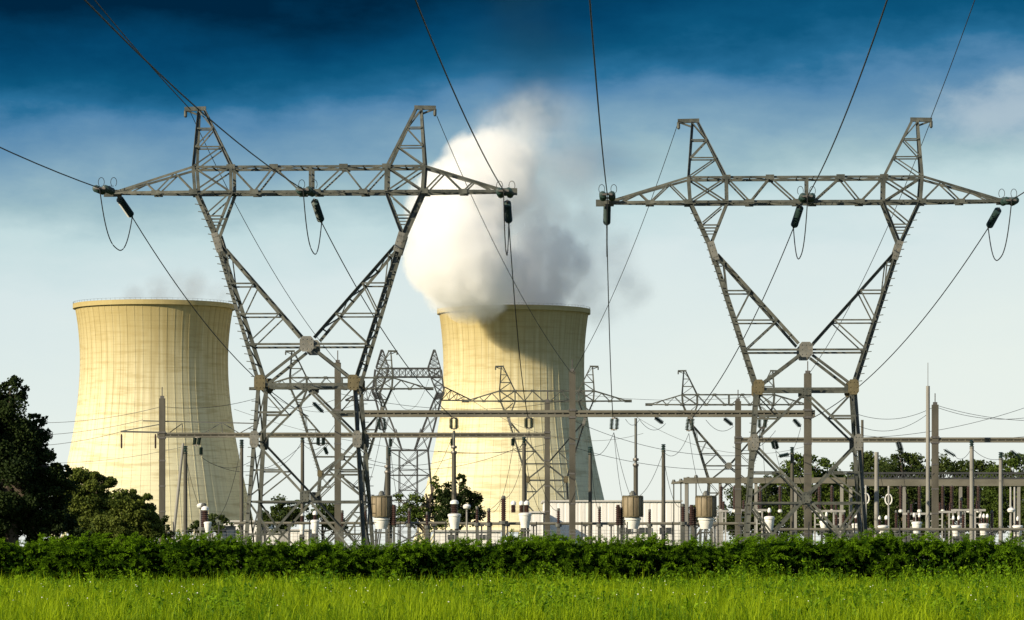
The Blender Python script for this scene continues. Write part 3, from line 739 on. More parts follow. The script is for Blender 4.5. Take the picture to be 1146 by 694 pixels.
# ------------------------------------------------------------ apparatus
def sheds(mb, c, r, z0, z1, n=None, seg=12):
    n = n or max(5, int((z1 - z0) / .16)); st = (z1 - z0) / n; pr = [(r * .7, z0)]
    for i in range(n): h = z0 + i * st; pr += [(r * .7, h + st * .15), (r, h + st * .45), (r * .95, h + st * .6), (r * .7, h + st * .85)]
    pr.append((r * .7, z1)); mb.lathe(pr, c, seg)
def line_trap(px, D, label, flip=1):
    s = D / F; b = Vector((Wp(px, 611, D).x, D, 0)); R = thing('line_trap', label, 'line trap', b, 'drum shaped line traps')
    Z = lambda y: CAMH + (HZ - y) * s
    mb = MB(); r = 11.6 * s; z0, z1 = Z(578), Z(556)
    mb.lathe([(r * .4, z0), (r * .97, z0), (r, z0 + .06), (r, z1 - .06), (r * .97, z1), (r * .4, z1 + .02)], (0, 0, 0), 24); d = mb.build('drum', 'drum', R, smooth=True)
    mb = MB()
    for k in range(12):
        th = 2 * math.pi * k / 12; mb.bar((r * 1.01 * math.cos(th), r * 1.01 * math.sin(th), z0 + .03), (r * 1.01 * math.cos(th), r * 1.01 * math.sin(th), z1 - .03), .05)
    for zz in (z0, z1): mb.lathe([(r * 1.03, zz - .05), (r * 1.03, zz + .05)], (0, 0, 0), 24)
    mb.build('drum_bands', 'lichen', d)
    mb = MB(); mb.lathe([(.16, z1), (.3, z1 + .1), (.22, z1 + .35), (.1, z1 + .5)], (0, 0, 0), 10)
    for k in range(6): th = math.pi * k / 3; mb.bar((0, 0, z1 + .05), (r * .96 * math.cos(th), r * .96 * math.sin(th), z1 + .07), .08)
    mb.build('top_spider', 'steel_far', R)
    mb = MB(); q = 8.6 * s; zz0, zz1 = Z(592), Z(578)
    mb.lathe([(q * .7, zz0), (q * .8, zz0 + .25), (q * .98, zz0 + .55), (q, zz1 - .32), (q * 1.12, zz1 - .3), (q * 1.12, zz1 - .12), (q * .8, zz1 - .04), (q * .4, zz1)], (0, 0, 0), 18); mb.build('tank', 'porcelain', R, smooth=True)
    mb = MB()
    for a in (-1, 1):
        for c in (-1, 1): mb.bar((a * .5, c * .5, 0), (a * .45, c * .45, zz0), .16)
    mb.bar((-.6, 0, zz0 * .9), (.6, 0, zz0 * .9), .12, 1.0); mb.build('support_frame', 'steel_far', R)
    for k, dx in enumerate((16.5, 12.5)):
        mb = MB(); c = (flip * dx * s, -.35 + .5 * k, 0); sheds(mb, c, 3.0 * s * (1 if k == 0 else .8), Z(588), Z(567 + 3 * k)); mb.lathe([(.16, Z(567 + 3 * k)), (.14, Z(565 + 3 * k))], c, 10); bu = mb.build('bushing', 'brown', R)
        mb = MB(); mb.bar((c[0], c[1], 0), (c[0], c[1], Z(588)), .2); mb.build('bushing_stand', 'steel_far', bu)
    return R
line_trap(427, 300, 'brown weathered drum on a white tank beside the right leg of the left pylon', .85)
line_trap(708, 300, 'brown weathered drum on a white tank in front of the white shed', -1)
line_trap(790, 300, 'brown weathered drum on a white tank left of the right pylon', -1)

def pot(px, D, y0, y1, w, label, bush=((0, 6, 10),), name='instrument_transformer'):
    s = D / F; b = Vector((Wp(px, 611, D).x, D, 0)); R = thing(name, label, 'transformer', b, 'white pot transformers'); Z = lambda y: CAMH + (HZ - y) * s
    r = w * s / 2; z0, z1 = Z(y1), Z(y0)
    mb = MB(); h = z1 - z0; mb.lathe([(r * .62, z0), (r * .72, z0 + h * .35), (r * .86, z0 + h * .5), (r * .9, z0 + h * .8), (r, z0 + h * .82), (r, z0 + h * .95), (r * .8, z1), (r * .3, z1 + .03)], (0, 0, 0), 18)
    mb.build('tank', 'porcelain', R, smooth=True)
    mb = MB()
    for a in (-1, 1): mb.bar((a * r * .5, 0, 0), (a * r * .45, 0, z0), .2)
    mb.bar((-r * .8, 0, z0 * .93), (r * .8, 0, z0 * .93), .14, .8); mb.build('support_frame', 'steel_far', R)
    for dx, bw, bh in bush:
        mb = MB(); c = (dx * s, 0, 0); sheds(mb, c, bw * s / 2, z1 + .02, z1 + bh * s); bu = mb.build('bushing', 'brown', R)
        mb = MB(); mb.lathe([(bw * s * .3, 0), (bw * s * .55, .08), (bw * s * .5, .3), (bw * s * .2, .42)], (dx * s, 0, z1 + bh * s), 12); mb.build('bushing_cap', 'porcelain', bu, smooth=True)
    return R
pot(508.5, 300, 575, 592, 15, 'white pot with one brown bushing under the dropper rod left of the centre tower', ((0, 9, 10),))
pot(587.5, 300, 574, 591, 15, 'white pot with three brown bushings before the centre cooling tower foot', ((-13, 6, 8), (-4, 5, 8), (2, 6, 8)))
pot(232.5, 300, 584, 596, 9, 'small white pot with a dark bushing in front of the left cooling tower', ((-3, 8, 12),))
pot(861, 300, 578, 596, 12, 'tall white pot between the legs of the right pylon, left side', ((0, 4, 4),))
pot(922, 330, 583, 594, 10, 'squat white pot inside the right pylon legs near its right leg', ((-3, 3, 5), (3, 3, 5)))
pot(352.5, 320, 582, 597, 10, 'white pot between the legs of the left pylon', ((0, 5, 5),))
pot(338, 330, 585, 598, 7, 'dark topped white pot at the centre post between the left pylon legs', ((0, 5, 7),))
pot(988, 330, 588, 600, 13, 'white pot at the foot of the stout pale post', ((-4, 4, 6), (4, 4, 6)))
pot(1026, 330, 584, 597, 12, 'white pot under the hanging wire loop left of the tall mast', ((-3, 3, 5), (3, 3, 5)))
pot(1070, 340, 588, 600, 11, 'white pot right of the tall twin poles', ((-3, 3, 6), (3, 3, 6)))
pot(1101, 340, 586, 599, 12, 'white pot between the two dark capped pale posts', ((-4, 3, 6), (0, 3, 6), (4, 3, 6)))
pot(1139, 330, 588, 600, 12, 'white pot at the right edge of the photo', ((0, 3, 5),))
pot(958, 335, 586, 598, 10, 'white pot just right of the right leg of the right pylon', ((0, 4, 6),))

def brown_post(px, D, y0, y1, w, label):
    s = D / F; b = Vector((Wp(px, 611, D).x, D, 0)); R = thing('post_insulator', label, 'insulator', b, 'brown post insulators'); Z = lambda y: CAMH + (HZ - y) * s
    mb = MB(); sheds(mb, (0, 0, 0), w * s / 2, Z(y1), Z(y0)); mb.build('sheds', 'brown', R)
    mb = MB(); mb.lathe([(w * s * .4, Z(y0)), (w * s * .42, Z(y0) + .12), (.1, Z(y0) + .25)], (0, 0, 0), 10); mb.build('cap', 'steel_far', R)
    mb = MB(); mb.lathe([(w * s * .9, Z(y1) - .28), (w * s * .9, Z(y1))], (0, 0, 0), 10); mb.bar((0, 0, 0), (0, 0, Z(y1) - .28), .3); mb.build('stand', 'steel_far', R)
brown_post(563.5, 300, 558, 583, 6, 'tall brown post insulator standing alone before the centre cooling tower')
brown_post(547, 300, 572, 585, 4.5, 'short brown post insulator left of the tall one before the centre tower')
brown_post(697, 305, 563, 580, 4, 'brown post insulator left of the drum before the white shed')
brown_post(764.5, 305, 567, 584, 5, 'brown post insulator left of the drum nearest the right pylon')
brown_post(228, 310, 566, 590, 7, 'dark stubby post insulator beside the lamp in front of the left cooling tower')
for k, px in enumerate((936, 944, 952)):
    brown_post(px, 340, 576, 588, 4, ('brown post insulator inside the right pylon, leftmost of three by its right leg', 'brown post insulator inside the right pylon, middle of three by its right leg', 'brown post insulator inside the right pylon, rightmost of three by its right leg')[k])

def lamp_post(px, top, D, label):
    s = D / F; b = Vector((Wp(px, 611, D).x, D, 0)); R = thing('lamp_post', label, 'lamp', b, 'short lamp posts'); z = CAMH + (HZ - top) * s
    mb = MB(); mb.tube([(0, 0, 0), (0, 0, z)], .09, 8); mb.build('pole', 'pole_pale', R)
    mb = MB(); mb.lathe([(.12, z - .1), (.30, z + .0), (.36, z + .18), (.25, z + .32), (.05, z + .4)], (0, 0, 0), 12); mb.build('lamp_head', 'lamp', R, smooth=True)
lamp_post(224.5, 568, 315, 'short lamp post with pale round head before the left cooling tower')
lamp_post(522.5, 569, 310, 'short lamp post with pale round head by the dark tree at centre')
lamp_post(1131.5, 573, 320, 'short lamp post with pale round head near the right edge')

# pipe rail (bus pipe) with stands, and wire fence
def pipe(x0, x1, y, D, label, step):
    s = D / F; b = Vector((Wp((x0 + x1) / 2, 611, D).x, D, 0)); R = thing('bus_pipe', label, 'pipe', b, 'low level bus pipes'); z = CAMH + (HZ - y) * s; o = Vector((b.x, b.y, 0))
    mb = MB(); mb.tube([Vector((Wp(x0, y, D).x, D, z)) - o, Vector((Wp(x1, y, D).x, D, z)) - o], .125, 8); mb.build('pipe', 'beam', R)
    k = x0 + 8
    while k < x1:
        mb = MB(); p = Vector((Wp(k, y, D).x, D, 0)) - o; mb.bar(p, p + Vector((0, 0, z - .25)), .14); mb.box(p + Vector((0, 0, z - .17)), (.45, .45, .16)); mb.build('stand', 'dark', R); k += step
pipe(262, 500, 585.5, 325, 'grey horizontal pipe on short stands passing behind the left pylon', 27)
pipe(502, 846, 586, 322, 'grey horizontal pipe on short stands passing in front of the white shed', 29)
pipe(850, 1240, 592.5, 318, 'grey horizontal pipe on short stands at right below the trees', 31)
def fence(x0, x1, D, label, gap):
    b = Vector((Wp((x0 + x1) / 2, 611, D).x, D, 0)); R = thing('wire_fence', label, 'fence', b); X0, X1 = Wp(x0, 611, D).x - b.x, Wp(x1, 611, D).x - b.x
    mb = MB()
    for z in np.linspace(.25, 2.85, 11): mb.bar((X0, 0, z), (X1, 0, z), .022)
    k = X0
    while k < X1: mb.bar((k, .02, .2), (k, .02, 2.85), .014); k += .35
    mb.build('wire_mesh', 'wire_far', R); n = int((X1 - X0) / gap)
    for i in range(n + 1):
        x = X0 + (X1 - X0) * i / n; mb = MB(); mb.bar((x, 0, 0), (x, 0, 3.2), .10); mb.bar((x, 0, 3.2), (x, -.25, 3.5), .08); mb.build('fence_post', 'dark', R)
fence(-60, 1210, 285, 'long wire mesh fence with thin dark posts just behind the hedge', 3.6)
# white picket fence at left
b = Vector((Wp(245, 611, 360).x, 360, 0)); R = thing('picket_fence', 'low white picket fence in front of the left cooling tower foot', 'fence', b)
mb = MB(); X0, X1 = Wp(192, 611, 360).x - b.x, Wp(292, 611, 360).x - b.x; n = 36
for i in range(n + 1): x = X0 + (X1 - X0) * i / n; mb.bar((x, 0, 0), (x, 0, 2.85), .13, .05)
mb.build('pickets', 'white_steel', R); mb = MB()
for z in (1.0, 2.6): mb.bar((X0, .06, z), (X1, .06, z), .1, .06)
mb.build('rails', 'white_steel', R)
# control cabinets
for px, y, w, lb in ((258, 590, 11, 'grey cabinet behind the picket fence at the left tower foot'), (252, 593, 6, 'narrow dark cabinet left of the grey one at the picket fence'), (318, 594, 12, 'pale cabinet between the left pylon legs by the bushes')):
    s = 350 / F; b = Vector((Wp(px, 611, 350).x, 350, 0)); R = thing('control_cabinet', lb, 'cabinet', b, 'control cabinets'); h = CAMH + (HZ - y) * s
    mb = MB(); mb.box((0, 0, h / 2), (w * s, .9, h)); mb.build('body', 'dark' if w == 6 else 'pole_pale', R)
    mb = MB(); mb.box((0, 0, h + .06), (w * s * 1.12, 1.05, .12)); mb.build('lid', 'steel_far', R)
    mb = MB(); mb.box((0, -.47, h * .55), (w * s * .8, .04, h * .75)); mb.build('door', 'white_steel', R)

# ------------------------------------------------------------ white shed and low buildings
def shed(x0, x1, ytop, D, dep, label, slope=0, windows=()):
    s = D / F; b = Vector((Wp((x0 + x1) / 2, 611, D).x, D, 0)); R = thing('shed', label, 'building', b); X0, X1 = Wp(x0, 611, D).x - b.x, Wp(x1, 611, D).x - b.x; h = CAMH + (HZ - ytop) * s
    mb = MB(); n = int((X1 - X0) / .9); pts = []
    for i in range(n):                                     # trapezoid profile sheet
        a = X0 + (X1 - X0) * i / n; w = (X1 - X0) / n; pts += [(a, 0), (a + w * .62, 0), (a + w * .72, .03), (a + w * .9, .03)]
    pts += [(X1, 0), (X1, dep), (X0, dep)]; m_ = len(pts)
    lo = [(x, y, 0) for x, y in pts]; hi = [(x, y, h - (slope * max(0, 1 - (x - X0) / (6 * s * 2 + .01)) if slope else 0)) for x, y in pts]
    mb.add(lo + hi, [(i, (i + 1) % m_, m_ + (i + 1) % m_, m_ + i) for i in range(m_)]); mb.build('wall', 'shed', R)
    mb = MB(); mb.bar((X0 - .25, dep / 2, h + .1), (X1 + .25, dep / 2, h + .1), .2, dep + .5) ; mb.build('roof', 'roof', R)
    for wx, wy, ww, wh in windows:
        mb = MB(); c = Wp(wx, wy, D) - b; mb.box((c.x, -.03, c.z), (ww * s, .08, wh * s)); wn = mb.build('window', 'window', R)
        mb = MB()
        for k in (-.5, 0, .5): mb.box((c.x + k * ww * s, -.09, c.z), (.1, .06, wh * s))
        mb.build('window_frame', 'white_steel', wn)
    return R
shed(609, 762, 561.5, 470, 25, 'long white corrugated shed between the centre cooling tower and the right drums', windows=[(700, 594, 14, 7), (722, 594, 14, 7), (745, 594, 14, 7)])
shed(588, 607.5, 574, 466, 18, 'lower white annex at the left end of the long white shed')
shed(486, 560, 595, 430, 12, 'low white building behind the pots left of the centre tower foot', windows=[(505, 601, 8, 5), (540, 601, 8, 5)])
shed(250, 300, 584, 520, 12, 'low pale building beside the left cooling tower foot, behind the picket fence')
shed(300, 345, 594, 480, 10, 'low pale building glimpsed between the left pylon legs')

# ------------------------------------------------------------ right hand bus structure
def bus_frame(x0, x1, y0, y1, D, label, legs, truss=False, rear=None):
    s = D / F; b = Vector((Wp((x0 + x1) / 2, 611, D).x, D, 0)); R = thing('bus_structure', label, 'steel frame', b, 'low pale bus structures'); o = b
    mb = MB(); mb.bar(Wp(x0, (y0 + y1) / 2, D), Wp(x1, (y0 + y1) / 2, D), (y1 - y0) * s, .6); mb.build('girder', 'beam', R, o)
    if truss:
        mb = MB(); yt = y0 - 7; mb.bar(Wp(x0, yt, D + 3), Wp(x1, yt, D + 3), .22); k = x0
        while k < x1 - 6: mb.bar(Wp(k, y0 - 1, D + 3), Wp(k + 3, yt, D + 3), .10); mb.bar(Wp(k + 3, yt, D + 3), Wp(k + 6, y0 - 1, D + 3), .10); k += 6
        mb.bar(Wp(x0, y0 - 1, D + 3), Wp(x1, y0 - 1, D + 3), .2); mb.build('roof_truss', 'steel_dark', R, o)
    for px in legs:
        mb = MB(); p = Wp(px, y1, D); mb.bar(Vector((p.x, p.y, 0)), p, .34); mb.build('leg', 'pole_pale', R, o)
bus_frame(948, 1210, 536.5, 544, 400, 'pale girder with dark lattice on top crossing before the trees at right', (952, 1012, 1075, 1140, 1200), True)
bus_frame(765, 946, 534.5, 541, 405, 'pale girder passing behind the legs of the right pylon', (768, 806, 846, 890, 942))
R = thing('bus_canopy', 'thin flat frame on slender legs left of the right pylon, above the brown drum', 'steel frame', Vector((Wp(790, 611, 425).x, 425, 0))); o_ = R.location.copy()
mb = MB()
for i, (xx, yy) in enumerate(((753, 541), (761, 540), (767, 538), (776, 536))): mb.bar(Wp(xx, yy, 430 - i * 5), Wp(xx + 60, yy - 1, 430 - i * 5), .16)
mb.bar(Wp(752, 541, 431), Wp(777, 536, 412), .2); mb.build('top_frame', 'beam', R, o_)
for xx, yy, D_ in ((754, 541, 430), (762, 540, 425), (770, 538, 420), (779, 536, 415)): mb = MB(); p = Wp(xx, yy, D_); mb.tube([Vector((p.x, D_, 0)), p], .08, 6); mb.lathe([(.2, 0), (.25, .2), (.15, .45)], p, 8); mb.build('leg', 'steel_far', R, o_)
# disconnector tables and hanging rods
def ladder_frame(px, D, w, y0, label):
    s = D / F; b = Vector((Wp(px, 611, D).x, D, 0)); R = thing('disconnector', label, 'disconnector', b, 'white disconnector frames'); Z = lambda y: CAMH + (HZ - y) * s
    hw = w * s / 2
    mb = MB(); mb.bar((-hw, 0, Z(y0)), (hw, 0, Z(y0)), .22); mb.bar((-hw, .9, Z(y0)), (hw, .9, Z(y0)), .18); mb.build('top_bar', 'white_steel', R)
    for a in (-.7, -.3, .35, .7): mb = MB(); mb.bar((a * hw, 0, 0), (a * hw, 0, Z(y0)), .15); mb.build('leg', 'white_steel', R)
    mb = MB(); 
    for y in (y0 + 8, y0 + 15): mb.bar((-hw * .7, 0, Z(y)), (-hw * .3, 0, Z(y)), .11); mb.bar((hw * .35, 0, Z(y)), (hw * .7, 0, Z(y)), .11)
    mb.build('rungs', 'white_steel', R)
    for a in (-.5, .5):
        mb = MB(); sheds(mb, (a * hw, .4, 0), .16, Z(y0) + .1, Z(y0) + 1.0); mb.build('insulator', 'brown', R)
    return R
for px, D, w, y0, lb in ((841, 360, 34, 571, 'white ladder-like frame at the left leg of the right pylon'), (926, 370, 40, 572, 'white ladder-like frame inside the right pylon, right side'),
                        (1030, 370, 38, 575, 'white ladder-like frame left of and behind the tall twin poles'), (1058, 380, 24, 573, 'white ladder-like frame just right of the tall twin poles'),
                        (1085, 365, 36, 571, 'white ladder-like frame around the pale post with dark cap'), (805, 365, 20, 572, 'white ladder-like frame left of the right pylon beside the drum')):
    ladder_frame(px, D, w, y0, lb)
hr = [(807, 'left of the right pylon'), (822, 'at the pole left of the right pylon'), (851, 'at the left leg of the right pylon'), (873, 'inside the right pylon, left half'), (917, 'inside the right pylon, right of its pole'), (931, 'inside the right pylon, near its right leg'),
      (1029, 'left of the tall mast'), (1055, 'right of the twin poles, nearer one'), (1065, 'right of the twin poles, farther one'), (1084, 'left of the capped pale post'), (1095, 'right of the capped pale post'), (1008, 'halfway from the stout pale post to the mast')]
for px, lb in hr:
    D = 398; s = D / F; p = Wp(px, 543, D); R = thing('hanging_rod', f'dark rod hanging under the pale girder {lb}', 'insulator', p, 'dark rods under the pale girders')
    mb = MB(); sheds(mb, (0, 0, 0), .22, -2.7, -.15, 14, 8); mb.build('sheds', 'brown', R)
    mb = MB(); mb.tube([(0, 0, 0), (0, 0, -.2)], .1, 6); mb.build('hook', 'bolt', R)
    mb = MB(); mb.lathe([(.12, -2.7), (.24, -2.8), (.24, -3.0), (.1, -3.1)], (0, 0, 0), 8); mb.build('weight', 'porcelain', R)
for px, D, y0, y1, w, lb in ((458, 310, 572, 586, 4, 'brown post insulator right of the leftmost drum, before the open green tree'), (478, 310, 576, 588, 3.5, 'short brown post insulator before the open green tree, right of another'),
        (534, 310, 570, 585, 4, 'brown post insulator right of the lamp by the dark tree at centre'), (625, 312, 572, 586, 4, 'brown post insulator between the two poles before the centre tower'),
        (671, 312, 570, 586, 4, 'brown post insulator right of the centre tower before the white shed'), (727, 312, 573, 586, 3.6, 'short brown post insulator right of the drum before the white shed'),
        (292, 330, 574, 590, 4, 'brown post insulator at the left leg of the left pylon'), (383, 330, 574, 590, 4, 'brown post insulator beside the tall pole inside the left pylon'),
        (409, 330, 568, 588, 4, 'brown post insulator at the right leg of the left pylon'), (835, 330, 570, 590, 4, 'brown post insulator at the left leg of the right pylon'),
        (905, 345, 572, 590, 4, 'brown post insulator before the tall pole inside the right pylon'), (1003, 340, 574, 592, 4, 'brown post insulator right of the stout pale post'),
        (1017, 345, 574, 592, 4, 'brown post insulator left of the tall mast'), (1078, 340, 576, 592, 4, 'brown post insulator left of the capped pale post'), (1110, 345, 574, 592, 4, 'brown post insulator left of the rightmost capped post')):
    brown_post(px, D, y0, y1, w, lb)
for px, py, lb in ((994.5, 559, 'pale ring-shaped fitting on a thin stand right of the stout pale post'), (969, 558, 'pale ring-shaped fitting right of the right pylon leg')):
    b = Vector((Wp(px, 611, 345).x, 345, 0)); R = thing('corona_ring', lb, 'ring', b, 'ring-shaped fittings'); z = CAMH + (HZ - py) * 345 / F
    mb = MB(); mb.tube([Vector((math.cos(a) * .32, 0, z + math.sin(a) * .5)) for a in np.linspace(0, 2 * math.pi, 20)], .07, 6); mb.build('ring', 'porcelain', R)
    mb = MB(); mb.tube([(0, 0, 0), (0, 0, z + 1.3)], .09, 6); mb.build('stand', 'white_steel', R)

# ------------------------------------------------------------ background wires
BG = [((-40, 467), (181, 455), 2, 345, 'uppermost thin wire reaching the pole before the left cooling tower'), ((-40, 485), (160, 470), 1.5, 345, 'second thin wire from the left edge, across the left tower'),
      ((-40, 497), (136, 483), 1.5, 345, 'lowest thin wire from the left edge to the bracket arm'),
      ((181, 455), (290, 445), 1, 345, 'thin wire from the first pole to the left pylon waist'), ((226, 512), (300, 500), 3, 345, 'thin slack wire between the left tower insulator and the post'),
      ((207, 506), (232, 580), 2.5, 330, 'thin slack cable curving from a post down to the small pot'), ((232, 580), (270, 500), 5, 330, 'thin slack cable rising from the small pot to a post'),
      ((378, 440), (640, 447), 2.5, 330, 'thin wire slung between the two left poles of the upper beam'), ((508, 560), (563, 556), 3, 300, 'slack cable from the dropper rod to the tall brown insulator'),
      ((563.5, 558), (592, 482), 3.4, 305, 'slack cable from the tall brown insulator up to the beam'), ((427, 484), (400, 560), 3, 310, 'slack cable falling beside the right leg of the left pylon'),
      ((430, 555), (508, 484), 6, 312, 'slack cable from the leftmost drum up to the beam insulator'), ((687, 484), (698, 562), 2.0, 318, 'slack cable from the beam down to the bushing by the shed drum'),
      ((687, 484), (706, 556), 1.2, 316, 'slack cable from the beam down to the drum before the shed'), ((687, 484), (661, 508), 1.8, 322, 'slack cable from the beam to the post at the centre tower foot'),
      ((771, 485), (743, 506), 2.2, 326, 'slack cable from the beam to the post before the white shed'), ((742, 506), (714, 556), 1.5, 318, 'slack cable from the post down to the drum before the shed'),
      ((700, 469), (716, 469), 1.2, 322, 'small loop of cable just right of the centre tower under the upper beam'), ((716, 470), (745, 474), 1.6, 330, 'wide loop of cable right of the dropper rod under the upper beam'),
      ((790, 470), (821, 477), 1.5, 330, 'wide loop of cable beside the pole left of the right pylon'), ((640, 470), (828, 510), 2, 335, 'thin wire sloping right from the centre pole to the right pylon'),
      ((640, 500), (830, 525), 1.5, 340, 'lower thin wire sloping right behind the white shed post'), ((490, 505), (612, 497), 1, 350, 'thin wire in front of the lit side of the centre tower'),
      ((528, 448), (720, 485), 4, 800, 'far thin wire leaving the dark lattice pylon to the right'), ((300, 440), (424, 436), 4, 800, 'far thin wire reaching the dark lattice pylon from the left'),
      ((434, 424), (480, 424), 6.0, 800, 'far slack loop hanging in the window of the dark lattice pylon'), ((955, 462), (1046, 455), 1.8, 345, 'slack wire from the right pylon leg to the tall twin poles, upper'),
      ((955, 474), (1040, 462), 2.4, 345, 'slack wire from the right pylon leg to the tall twin poles, lower'), ((1046, 455), (1190, 458), 2.2, 345, 'slack wire leaving the twin poles out of the right edge'),
      ((1046, 453), (1190, 470), 1.2, 345, 'straighter wire leaving the twin poles out of the right edge'), ((960, 490), (1190, 440), 2.0, 352, 'thin wire crossing upward to the right edge behind the twin poles'),
      ((960, 487), (1190, 484), 1.2, 356, 'nearly level thin wire over the lower right beam'), ((1088, 502), (1119, 514), .8, 332, 'short slack wire between the two dark capped posts'),
      ((1143, 513), (1170, 540), 1, 340, 'short slack wire at the right edge'), ((868, 504), (887, 509), .8, 345, 'short slack wire inside the right pylon legs'),
      ((820, 500), (868, 482), 2, 338, 'thin wire crossing the left leg of the right pylon'), ((896, 479), (884, 508), .8, 335, 'thin wire between two insulators inside the right pylon')]
BG += [((290, 520), (338, 494), 2.5, 338, 'slack cable between the left leg and the centre post of the left pylon'), ((338, 494), (378, 470), 2, 338, 'slack cable from the centre post to the tall pole inside the left pylon'),
       ((359, 500), (338, 495), 1, 345, 'short cable from a dark insulator to the left pylon centre post'), ((300, 455), (378, 446), 1, 350, 'thin wire crossing the left pylon below its waist'), ((240, 520), (338, 498), 3, 352, 'slack wire from the left cooling tower to the left pylon centre'),
       ((378, 500), (508, 512), 2.5, 352, 'thin wire crossing before the dark lattice pylon, upper'), ((400, 516), (586, 498), 3, 352, 'thin wire crossing before the dark lattice pylon, lower'), ((437, 502), (452, 566), 4, 330, 'slack cable falling from the lower beam to the open green tree'),
       ((574, 501), (586, 498), 1, 340, 'short cable from the lower beam to the post before the centre tower'), ((574, 501), (548, 572), 4, 325, 'slack cable falling before the lit side of the centre tower'), ((586, 500), (612, 575), 4, 330, 'slack cable falling before the centre tower pole'),
       ((661, 509), (671, 570), 3, 318, 'slack cable falling at the right foot of the centre tower'), ((592, 482), (625, 572), 4, 316, 'long slack cable from the beam down to the centre tower foot'), ((742, 508), (764, 566), 3.5, 320, 'slack cable from the shed post to the right drum bushing'),
       ((771, 485), (790, 556), 3, 315, 'slack cable from the beam down to the drum by the right pylon'), ((853, 482), (861, 577), 3, 315, 'slack cable inside the left leg of the right pylon'), ((868, 505), (905, 572), 4, 345, 'slack cable crossing inside the right pylon to its tall pole'),
       ((887, 509), (926, 568), 4, 355, 'slack cable falling inside the right half of the right pylon'), ((981, 508), (1003, 574), 3, 335, 'slack cable falling from the stout pale post'), ((1008, 506), (1026, 580), 4, 340, 'hanging cable left of the tall mast'),
       ((1008, 506), (1038, 520), 2, 342, 'slack cable from the slanted insulator to the tall mast'), ((1070, 512), (1087, 502), 1, 338, 'short cable from the slanted insulator to the capped pale post'), ((1087, 502), (1101, 584), 4, 335, 'slack cable falling from the capped pale post'),
       ((1120, 515), (1139, 586), 4, 335, 'slack cable falling from the rightmost capped post'), ((-40, 512), (205, 500), 2, 700, 'far faint wire from the left edge across the left cooling tower'), ((262, 458), (640, 500), 4, 590, 'far faint wire from the distant pylon arm toward the centre tower'),
       ((705, 462), (900, 500), 4, 600, 'far faint wire sloping from the distant pylon toward the right pylon'), ((640, 440), (840, 444), 1, 640, 'far faint level wire between the distant pylon peaks')]
for a, b_, sg, D, lb in BG:
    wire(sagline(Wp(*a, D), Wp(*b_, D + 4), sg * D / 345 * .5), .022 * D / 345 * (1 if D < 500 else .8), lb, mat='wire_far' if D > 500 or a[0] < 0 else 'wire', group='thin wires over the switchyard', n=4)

# ============================================================ trees
M['leaf_dark'] = leaf_mat('dark_tree_leaves', (.010, .020, .005), (.026, .042, .009), .10, .7, .1)
M['leaf_bush'] = leaf_mat('bush_leaves', (.022, .042, .006), (.135, .165, .028), .18, .7, .12)
M['leaf_mid'] = leaf_mat('mid_tree_leaves', (.018, .034, .007), (.070, .095, .020), .16, .7, .12)
M['leaf_fresh'] = leaf_mat('fresh_tree_leaves', (.030, .056, .008), (.090, .13, .02), .2, .7, .12)  # lighter green for some of the trees
def tree(name, label, D, trunk_px, crowns, mat, dens=1.0, leaf=.22, hollow=.35, group=None, ns=22):
    s = D / F; base = Vector((Wp(trunk_px, 611, D).x, D, 0)); R = thing(name, label, 'tree' if 'bush' not in name else 'bush', base, group)
    top = max(CAMH + (HZ - (c[1] - c[3] * .5)) * s for c in crowns)
    mb = MB(); rt = .035 * top + .05; pts = []; rr = []
    for i in range(7): u = i / 6; pts.append((random.uniform(-.15, .15) * u * 2, random.uniform(-.15, .15) * u * 2, top * .8 * u)); rr.append(rt * (1.25 - u) + .02)
    mb.tube(pts, rr, 8)
    PP = []; TT = []
    for cx, cy, rx, ry in crowns:
        c = Wp(cx, cy, D) - base; ax = np.array([rx * s, (rx + ry) * .5 * s, ry * s]); c = np.array(c)
        for k in range(3):
            tip = c + ax * unit(rng.normal(size=(1, 3)))[0] * .6; tip[2] = max(tip[2], .6); st = Vector(pts[2]).lerp(Vector(pts[5]), random.random()); tp = Vector(tip)
            mb.tube([st, st.lerp(tp, .5) + Vector((0, 0, .15 * top * .2)), tp], [rt * .45, rt * .28, rt * .08], 5)
        d = unit(rng.normal(size=(ns, 3))); rad = rng.uniform(hollow, 1.0, (ns, 1)) ** .6
        cc = c + d * rad * ax; cr = rng.uniform(.20, .40, ns) * ax.mean()
        area = 4 * math.pi * (ax[0] * ax[2]); n = int(area / leaf ** 2 * 5.2 * dens); n = min(n, 26000)
        idx = rng.integers(0, ns, n); dd = unit(rng.normal(size=(n, 3))) * (rng.uniform(0, 1, (n, 1)) ** .45) * cr[idx][:, None] * np.array([1.15, 1.15, .8])
        P = cc[idx] + dd; PP.append(P); TT.append(np.clip(rng.beta(2, 2.5, n) * .8 + rng.uniform(-.15, .35, ns)[idx], 0, 1))
    P = np.concatenate(PP); T = np.concatenate(TT); k = P[:, 2] > .1; P = P[k]; T = T[k]
    V, Q = leaf_arrays(P, leaf, .6)
    mb.build('trunk', 'bark', R, smooth=True); raw_mesh('crown', V, [Q], mat, R, np.repeat(T, 4)); return R
tree('broadleaf_tree', 'tall dark broadleaf tree at the left edge', 205, 12, [(8, 462, 40, 36), (-25, 520, 60, 70), (28, 500, 32, 30), (48, 528, 30, 24), (20, 560, 52, 40), (-30, 585, 60, 32), (50, 575, 26, 28), (-45, 450, 40, 40), (60, 595, 34, 26), (62, 550, 24, 26), (0, 530, 50, 60), (15, 437, 16, 14), (40, 470, 12, 8), (72, 528, 9, 7)], 'leaf_dark', 1.7, .20)
